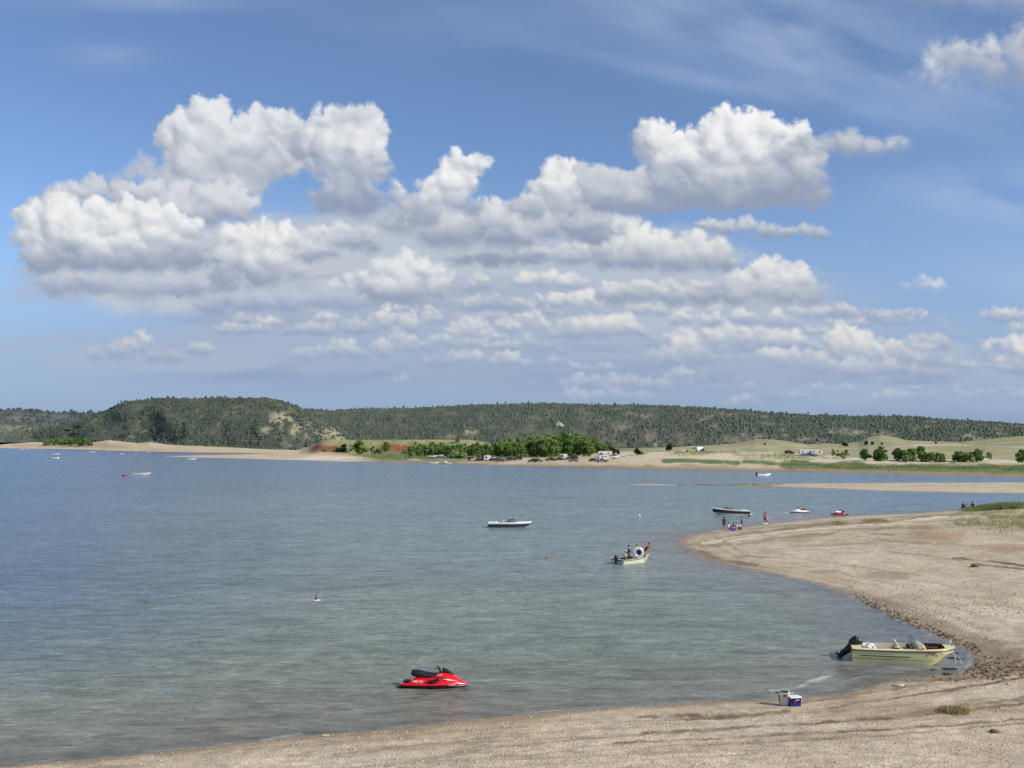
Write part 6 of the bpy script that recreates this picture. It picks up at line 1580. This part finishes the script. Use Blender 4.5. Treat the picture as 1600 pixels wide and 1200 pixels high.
def vehicle(kind,p,rz,mat,label,cat,s=1.):
    nm={'car':'parked_car','suv':'parked_suv','pickup':'pickup_truck','van':'camper_van','trailer':'travel_trailer','rv':'motorhome','flat':'boat_trailer'}[kind]
    e=empty(nm,label,cat,p,R_(rz));e.scale=(s,)*3
    def win(prof,w,z0=.95):
        body_loft(prof,w,GLD,'windows',e,z0=z0,taper=.80,bevel=.01)
    if kind=='car':
        body_loft([(-2.2,.85),(-1.7,.95),(-1.2,1.38),(.3,1.42),(1.0,.98),(2.1,.80),(2.25,.6)],1.75,mat,'body',e)
        win([(-1.5,1.0),(-1.1,1.33),(.25,1.36),(.85,1.0)],1.79);wheels(e,(-1.35,1.4),1.7,.32)
    if kind=='suv':
        body_loft([(-2.3,1.0),(-2.2,1.72),(.4,1.76),(1.05,1.1),(2.2,1.0),(2.3,.7)],1.85,mat,'body',e)
        win([(-2.1,1.12),(-2.05,1.64),(.35,1.67),(.9,1.12)],1.90,1.1);wheels(e,(-1.4,1.45),1.8,.38)
    if kind=='pickup':
        body_loft([(-2.7,1.05),(-.75,1.05),(-.6,1.72),(.7,1.74),(1.3,1.12),(2.6,1.02),(2.7,.7)],1.9,mat,'body',e)
        win([(-.6,1.15),(-.5,1.64),(.65,1.66),(1.15,1.15)],1.95,1.12);wheels(e,(-1.7,1.75),1.85,.4)
        m=MB();m.box((-1.7,0,1.06),(1.8,1.6,.04));m.build('truck_bed',BLK,e)
    if kind=='van':
        body_loft([(-2.6,1.1),(-2.55,2.3),(1.6,2.3),(2.2,1.3),(2.6,1.1),(2.65,.6)],2.0,mat,'body',e)
        m=MB()
        for sg in(-1,1):
            m.box((-1.,sg*1.0,1.6),(1.2,.03,.5));m.box((.6,sg*.98,1.6),(.9,.06,.5))
        m.build('windows',GLD,e);wheels(e,(-1.6,1.7),1.95,.38)
    if kind in('trailer','rv'):
        Lx=6.2 if kind=='trailer' else 7.5
        m=MB();pr=[(-Lx/2,.55),(-Lx/2,2.75),(-Lx/2+.3,2.95),(Lx/2-.5,2.95),(Lx/2,2.3),(Lx/2+.05,1.2),(Lx/2-.2,.55)]
        if kind=='rv':pr=[(-Lx/2,.5),(-Lx/2,3.0),(Lx/2-.2,3.05),(Lx/2+.1,2.3),(Lx/2-.6,2.0),(Lx/2-.1,1.3),(Lx/2+.5,1.2),(Lx/2+.55,.5)]
        n=len(pr);m.add([(a,-1.2,b) for a,b in pr]+[(a,1.2,b) for a,b in pr],[tuple(range(n)),tuple(range(2*n-1,n-1,-1))]+[(i,(i+1)%n,n+(i+1)%n,n+i) for i in range(n)])
        m.build('body',mat,e,bevel=.06,smooth=False)
        for xx in(-Lx*.3,Lx*.22):
            m=MB();m.box((xx,-1.21,1.95),(1.0,.04,.55));m.box((xx,1.21,1.95),(1.0,.04,.55));m.build('window',GLD,e)
        m=MB();m.box((-Lx/2-.01,0,2.0),(.04,1.2,.6));m.build('rear_window',GLD,e)
        m=MB();m.box((0,-1.215,1.5),(.65,.03,1.75));m.build('door',WHTD,e)
        m=MB();m.box((0,-1.222,1.15),(Lx*.96,.02,.14));m.box((0,1.222,1.15),(Lx*.96,.02,.14));m.build('stripe',P_('stripe_brown',(120,96,72),rough=.5),e)
        m=MB();m.box((.4,0,3.05),(.8,.6,.22));m.build('roof_vent',WHTD,e,bevel=.03)
        wheels(e,(-.5,.35) if kind=='trailer' else (-2.2,2.6),2.2,.36)
        if kind=='trailer':
            m=MB();m.tube([(Lx/2-.2,-.5,.55),(Lx/2+1.1,0,.5)],.05,6);m.tube([(Lx/2-.2,.5,.55),(Lx/2+1.1,0,.5)],.05,6);m.tube([(Lx/2+1.1,0,.55),(Lx/2+1.1,0,.0)],.03,6);m.build('hitch',BLK,e)
    if kind=='flat':
        m=MB();m.box((0,-.6,.5),(4.6,.1,.1));m.box((0,.6,.5),(4.6,.1,.1));m.tube([(2.3,-.6,.5),(3.5,0,.45)],.05,6);m.tube([(2.3,.6,.5),(3.5,0,.45)],.05,6);m.build('frame',GRY,e)
        h=Hull(4.6,1.8,.6,.8,.3,rake=.6);o=h.shell(mat,e,12,'cradled_hull');o.location=(0,0,.85);o=h.deck(WHTD,e,.12,.55,side=.15,n=14);o.location=(0,0,.85)
        wheels(e,(-.3,),1.8,.3)
    return e
CD={k:P_('car_'+k,c,rough=.25,coat=.4,var=.06) for k,c in dict(black=(34,36,40),green=(48,66,60),navy=(44,56,84),white=(232,232,228),silver=(170,176,180),red=(138,36,36),maroon=(84,36,40),tan=(190,176,148),cream=(224,216,192),grey=(96,102,106),brown=(104,76,62),blue=(92,120,160)).items()}
for px,pb,k,rz,c,l in [
 (737.5,719.6,'suv',10,'black','dark off-roader at the left end of the row of vehicles on the far beach'),
 (742,719.8,'car',185,'white','white car half behind the dark off-roader at the left end of the row'),
 (748.5,720.2,'car',5,'green','dark green low car left of the white camper in the row'),
 (755,720,'pickup',5,'black','black pickup just left of the white camper in the row'),
 (761.5,720.4,'trailer',78,'white','tall white camper seen from its end in the row of vehicles'),
 (766.8,720.3,'car',80,'navy','small navy car tucked beside the right side of the tall white camper'),
 (772,720.2,'suv',170,'white','white van-like car right of the tall white camper'),
 (778,720.4,'pickup',0,'black','black pickup with a pale load in the middle of the row'),
 (782,721.2,'car',20,'navy','blue car in front of the black pickup in the middle of the row'),
 (788.8,719.6,'suv',185,'grey','grey off-roader right of the blue car in the row'),
 (793.5,719.8,'car',5,'cream','cream car between the grey off-roader and the maroon car'),
 (799,719.8,'suv',5,'maroon','dark maroon off-roader near the right end of the row'),
 (809,718.6,'suv',175,'green','dark green off-roader, last of the row under the trees'),
 (832.5,722.4,'suv',180,'black','black off-roader at the left end of the long dark rig on the sand'),
 (840.5,722.2,'suv',0,'grey','grey off-roader hitched close behind the black one on the sand'),
 (861,720.2,'pickup',4,'black','black pickup with a white topper alone on the sand'),
 (875.5,719,'car',5,'green','dark green car at the left side of the pale camper'),
 (880.5,718.4,'trailer',70,'cream','pale cream camper seen from its end before the grove'),
 (893.5,718,'pickup',0,'black','black pickup in the shade of the grove, right of the cream camper'),
 (899.5,717.6,'van',80,'green','dark green van in the shade beside the black pickup'),
 (916.5,713.6,'car',0,'brown','brown car higher up the slope under the grove'),
 (927,721,'car',5,'black','low black car left of the group around the motorhome'),
 (932.5,718.4,'suv',80,'silver','silver off-roader below the motorhome, left one'),
 (938.5,720.6,'suv',90,'cream','cream off-roader below the motorhome, beside the silver one'),
 (944,719.2,'van',10,'cream','cream van below the right end of the motorhome'),
 (940,722.2,'pickup',0,'grey','grey pickup nearest the water below the motorhome'),
 (945.5,713.8,'rv',0,'white','long white motorhome above the cluster of cars'),
 (940.2,713.9,'suv',80,'blue','pale blue off-roader parked at the left end of the motorhome'),
 (959.5,715,'pickup',180,'red','long red pickup right of the motorhome'),
 (971,713.6,'car',0,'white','low white car on the tan track, right of the red pickup'),
 (960.5,717.6,'flat',0,'white','boat on a trailer below the red pickup'),
 (895.8,722,'car',0,'grey','tiny dark car alone near the water before the grove'),
 (1062,707.5,'car',0,'silver','silver car alone on the pale slope'),
 (1233.5,709.2,'suv',0,'black','black off-roader alone on the grass left of the white motorhome'),
 (1260,711.8,'rv',0,'white','white motorhome on the pale track in the right hand meadow'),
 (1264.5,713,'pickup',185,'navy','navy pickup in front of the white motorhome in the meadow'),
 (1258,713,'car',0,'blue','pale blue car in front of the left end of the meadow motorhome'),
 (1269.5,711.6,'suv',0,'green','dark green off-roader between the motorhome and the cream trailer'),
 (1275.5,712,'trailer',0,'cream','cream travel trailer at the right end of the meadow camp')]:
    p=hit(px,pb);vehicle(k,p,rz,CD[c],l,{'car':'car','suv':'car','pickup':'truck','van':'van','trailer':'camper','rv':'camper','flat':'boat trailer'}[k],.92 if k in('trailer','rv') else 1.)
vehicle('flat',hit(676,716.4),0,P_('white_boat_cover',(220,222,226),rough=.5),'silver white boat on a trailer in the meadow grass, left one of two','boat trailer')
vehicle('flat',hit(687,715.2),0,P_('lilac_boat_cover',(196,190,206),rough=.5),'lilac grey boat on a trailer in the meadow grass, right one of two','boat trailer')
vehicle('car',hit(702.5,716.2),80,CD['silver'],'silver car seen from its end left of the rounded dark bush','car')
# small tent on the tan slope
def tent(p,rz,mat,label,w=3.,h_=1.7):
    e=empty('tent',label,'tent',p,R_(rz));m=MB()
    m.add([(-w/2,-1.2,0),(-w/2,1.2,0),(-w/2+.2,0,h_),(w/2,-1.2,0),(w/2,1.2,0),(w/2-.2,0,h_)],[(0,1,2),(3,5,4),(0,2,5,3),(1,4,5,2),(0,3,4,1)]);m.build('canopy',mat,e,smooth=False)
    m=MB();m.add([(-w/2-.02,-.45,0),(-w/2-.02,.45,0),(-w/2+.12,0,1.15)],[(0,1,2)]);m.build('doorway',BLK,e,smooth=False)
tent(hit(1094,704),20,CD['white'],'white ridge tent alone on the tan slope above the terrace',4.4,2.)
tent(hit(1099,704.3),70,CD['grey'],'dark grey tent touching the white ridge tent on the slope',3.)
# people and small dark things between the sparse trees
def on2(px,py):
    return hit(px,py)
person(on2(1306,715.8),R_(-60),'stand','person in white standing under the thin sparse trees on the far flat',C_('white_cloth',(226,226,222)),C_('white_cloth',(226,226,222)),HAIR,SKIN,1.05)
person(on2(1317.5,716),R_(-60),'stand','person in dark clothes standing under the thin sparse trees on the far flat',C_('dark_cloth',(40,42,50)),C_('dark_cloth',(40,42,50)),HAIR,SKIN,1.)
# fence across the grass at the far right
e=empty('wire_fence','long low wire fence crossing the grass hill near the right edge','fence',(0,0,0))
prev=None;wm=MB()
for i in range(22):
    px=1445+8.5*i;X_,Y_,z_=hit(px,695.5+.04*(px-1445)*.2)
    m=MB();m.tube([(X_,Y_,z_-.2),(X_,Y_,z_+1.3)],.07,5);m.build('post',M['bark'],e)
    if prev:
        for q in(.6,1.2):wm.tube([(prev[0],prev[1],prev[2]+q),(X_,Y_,z_+q)],.02,4)
    prev=(X_,Y_,z_)
wm.build('wire',GRY,e)
# rubble on the thin part of the sandbar
rr=np.random.RandomState(8);n=170;px=rr.uniform(1060,1225,n);py=757.9+rr.normal(0,.5,n)
x_,y_=gnd(px,py);z_=np.maximum(heights(x_,y_),0);S=rr.uniform(.08,.28,n);o=stones('stones',np.stack([x_,y_,z_],1),S,9,M['stoneD']);tag(o,'brown rubble along the thin neck of the middle sandbar','stones',kind='stuff')
# ---------------------------------------------------------------- sky, sun, camera
def build_world():
    W=bpy.data.worlds.new('World');SC.world=W;W.use_nodes=True
    t=W.node_tree;N=t.nodes;Lk=t.links;N.clear()
    out=N.new('ShaderNodeOutputWorld')
    sky=N.new('ShaderNodeTexSky');sky.sky_type='NISHITA';sky.sun_disc=False
    sky.sun_elevation=SUN_EL;sky.sun_rotation=SUN_ROT;sky.altitude=1400;sky.air_density=1.0;sky.dust_density=.6;sky.ozone_density=2.2
    bg=N.new('ShaderNodeBackground');bg.inputs['Strength'].default_value=.10
    hs=N.new('ShaderNodeHueSaturation');hs.inputs['Saturation'].default_value=SKYSAT;hs.inputs['Value'].default_value=SKYVAL
    gm=N.new('ShaderNodeMix');gm.data_type='RGBA';gm.blend_type='MULTIPLY';gm.inputs[0].default_value=1;gm.inputs[7].default_value=(*SKYTINT,1)
    Lk.new(sky.outputs[0],hs.inputs['Color']);Lk.new(hs.outputs[0],gm.inputs[6]);Lk.new(gm.outputs[2],bg.inputs[0])
    R,A=make_sky()
    H,Wd=A.shape
    px=np.empty((H,Wd,4),np.float32);px[...,:3]=R;px[...,3]=1
    pa=np.zeros((H,Wd,4),np.float32);pa[...,0]=pa[...,1]=pa[...,2]=A;pa[...,3]=1
    pa[0]=0;pa[:,0]=0;pa[:,-1]=0
    px[-1]=px[-2]
    ims=[]
    for nm,a in(('cloud_tone',px),('cloud_cover',pa)):
        im=bpy.data.images.new(nm,Wd,H,float_buffer=True,alpha=False);im.colorspace_settings.name='Non-Color'
        im.pixels.foreach_set(np.ascontiguousarray(a[::-1]).ravel());im.update();im.pack();ims.append(im)
    tc=N.new('ShaderNodeTexCoord');sp=N.new('ShaderNodeSeparateXYZ');Lk.new(tc.outputs['Generated'],sp.inputs[0])
    def ma(op,a,b_=None):
        q=N.new('ShaderNodeMath');q.operation=op
        for i,w in enumerate((a,b_)):
            if w is None:continue
            if isinstance(w,(int,float)):q.inputs[i].default_value=w
            else:Lk.new(w,q.inputs[i])
        return q.outputs[0]
    def mr(src,a,b_,lo=0,hi=1):
        q=N.new('ShaderNodeMapRange');q.clamp=False;q.inputs[1].default_value=a;q.inputs[2].default_value=b_;q.inputs[3].default_value=lo;q.inputs[4].default_value=hi
        Lk.new(src,q.inputs[0]);return q.outputs[0]
    az=ma('ARCTAN2',sp.outputs[0],sp.outputs[1]);el=ma('ARCSINE',sp.outputs[2])
    d=math.radians
    cb=N.new('ShaderNodeCombineXYZ');Lk.new(mr(az,d(AZ0),d(AZ1)),cb.inputs[0]);Lk.new(mr(el,d(EL0),d(EL1)),cb.inputs[1])
    tx=[]
    for im in ims:
        q=N.new('ShaderNodeTexImage');q.image=im;q.extension='CLIP' if im is ims[1] else 'EXTEND';q.interpolation='Linear';Lk.new(cb.outputs[0],q.inputs[0]);tx.append(q)
    # the rest of the sky dome carries scattered cloud made from noise
    nz=N.new('ShaderNodeTexNoise');nz.inputs['Scale'].default_value=2.6;nz.inputs['Detail'].default_value=6
    Lk.new(tc.outputs['Generated'],nz.inputs['Vector'])
    oth=N.new('ShaderNodeMapRange');oth.inputs[1].default_value=.52;oth.inputs[2].default_value=.66;oth.inputs[3].default_value=0;oth.inputs[4].default_value=.8;Lk.new(nz.outputs['Fac'],oth.inputs[0])
    top=ma('MAXIMUM',ma('GREATER_THAN',ma('ABSOLUTE',az),d(40)),ma('GREATER_THAN',el,d(30)))
    otm=ma('MULTIPLY',oth.outputs[0],top)
    bc=N.new('ShaderNodeBackground');Lk.new(tx[0].outputs[0],bc.inputs[0])
    bo=N.new('ShaderNodeBackground');bo.inputs[0].default_value=(.62,.66,.72,1)
    m1=N.new('ShaderNodeMixShader');Lk.new(otm,m1.inputs[0]);Lk.new(bg.outputs[0],m1.inputs[1]);Lk.new(bo.outputs[0],m1.inputs[2])
    m2=N.new('ShaderNodeMixShader');Lk.new(tx[1].outputs[0],m2.inputs[0]);Lk.new(m1.outputs[0],m2.inputs[1]);Lk.new(bc.outputs[0],m2.inputs[2])
    Lk.new(m2.outputs[0],out.inputs[0])
    W.cycles.sampling_method='MANUAL';W.cycles.sample_map_resolution=512
SKYSAT,SKYVAL,SKYTINT=.93,1.12,(.93,1.07,1.25)
SUN_EL=math.radians(33)
sv=Vector((.90,-.42,0)).normalized()
SUN_ROT=math.atan2(sv.x,sv.y)      # Nishita: rotation 0 = +Y, clockwise
sd=Vector((sv.x*math.cos(SUN_EL),sv.y*math.cos(SUN_EL),math.sin(SUN_EL)))
sl=bpy.data.lights.new('sun','SUN');sl.energy=4.9;sl.angle=math.radians(.53);sl.color=(1,.935,.84)
so=bpy.data.objects.new('sun',sl);C.objects.link(so);so.rotation_euler=sd.to_track_quat('Z','Y').to_euler();so.location=sd*60
build_world()
cam=bpy.data.cameras.new('camera');co=bpy.data.objects.new('camera',cam);C.objects.link(co)
cam.sensor_width=36;cam.sensor_fit='HORIZONTAL';cam.lens=36.*1600/1600;cam.clip_start=.1;cam.clip_end=30000
co.location=(0,0,CAMH);co.rotation_euler=(math.pi/2+PITCH,0,0)
SC.camera=co
SC.render.resolution_x=1024;SC.render.resolution_y=768
SC.view_settings.view_transform='Standard';SC.view_settings.look='None';SC.view_settings.exposure=0;SC.view_settings.gamma=1
SC.render.engine='CYCLES'
cy=SC.cycles;cy.max_bounces=5;cy.diffuse_bounces=2;cy.glossy_bounces=3;cy.transparent_max_bounces=8;cy.caustics_reflective=False;cy.caustics_refractive=False
cy.use_denoising=False;cy.sample_clamp_indirect=4
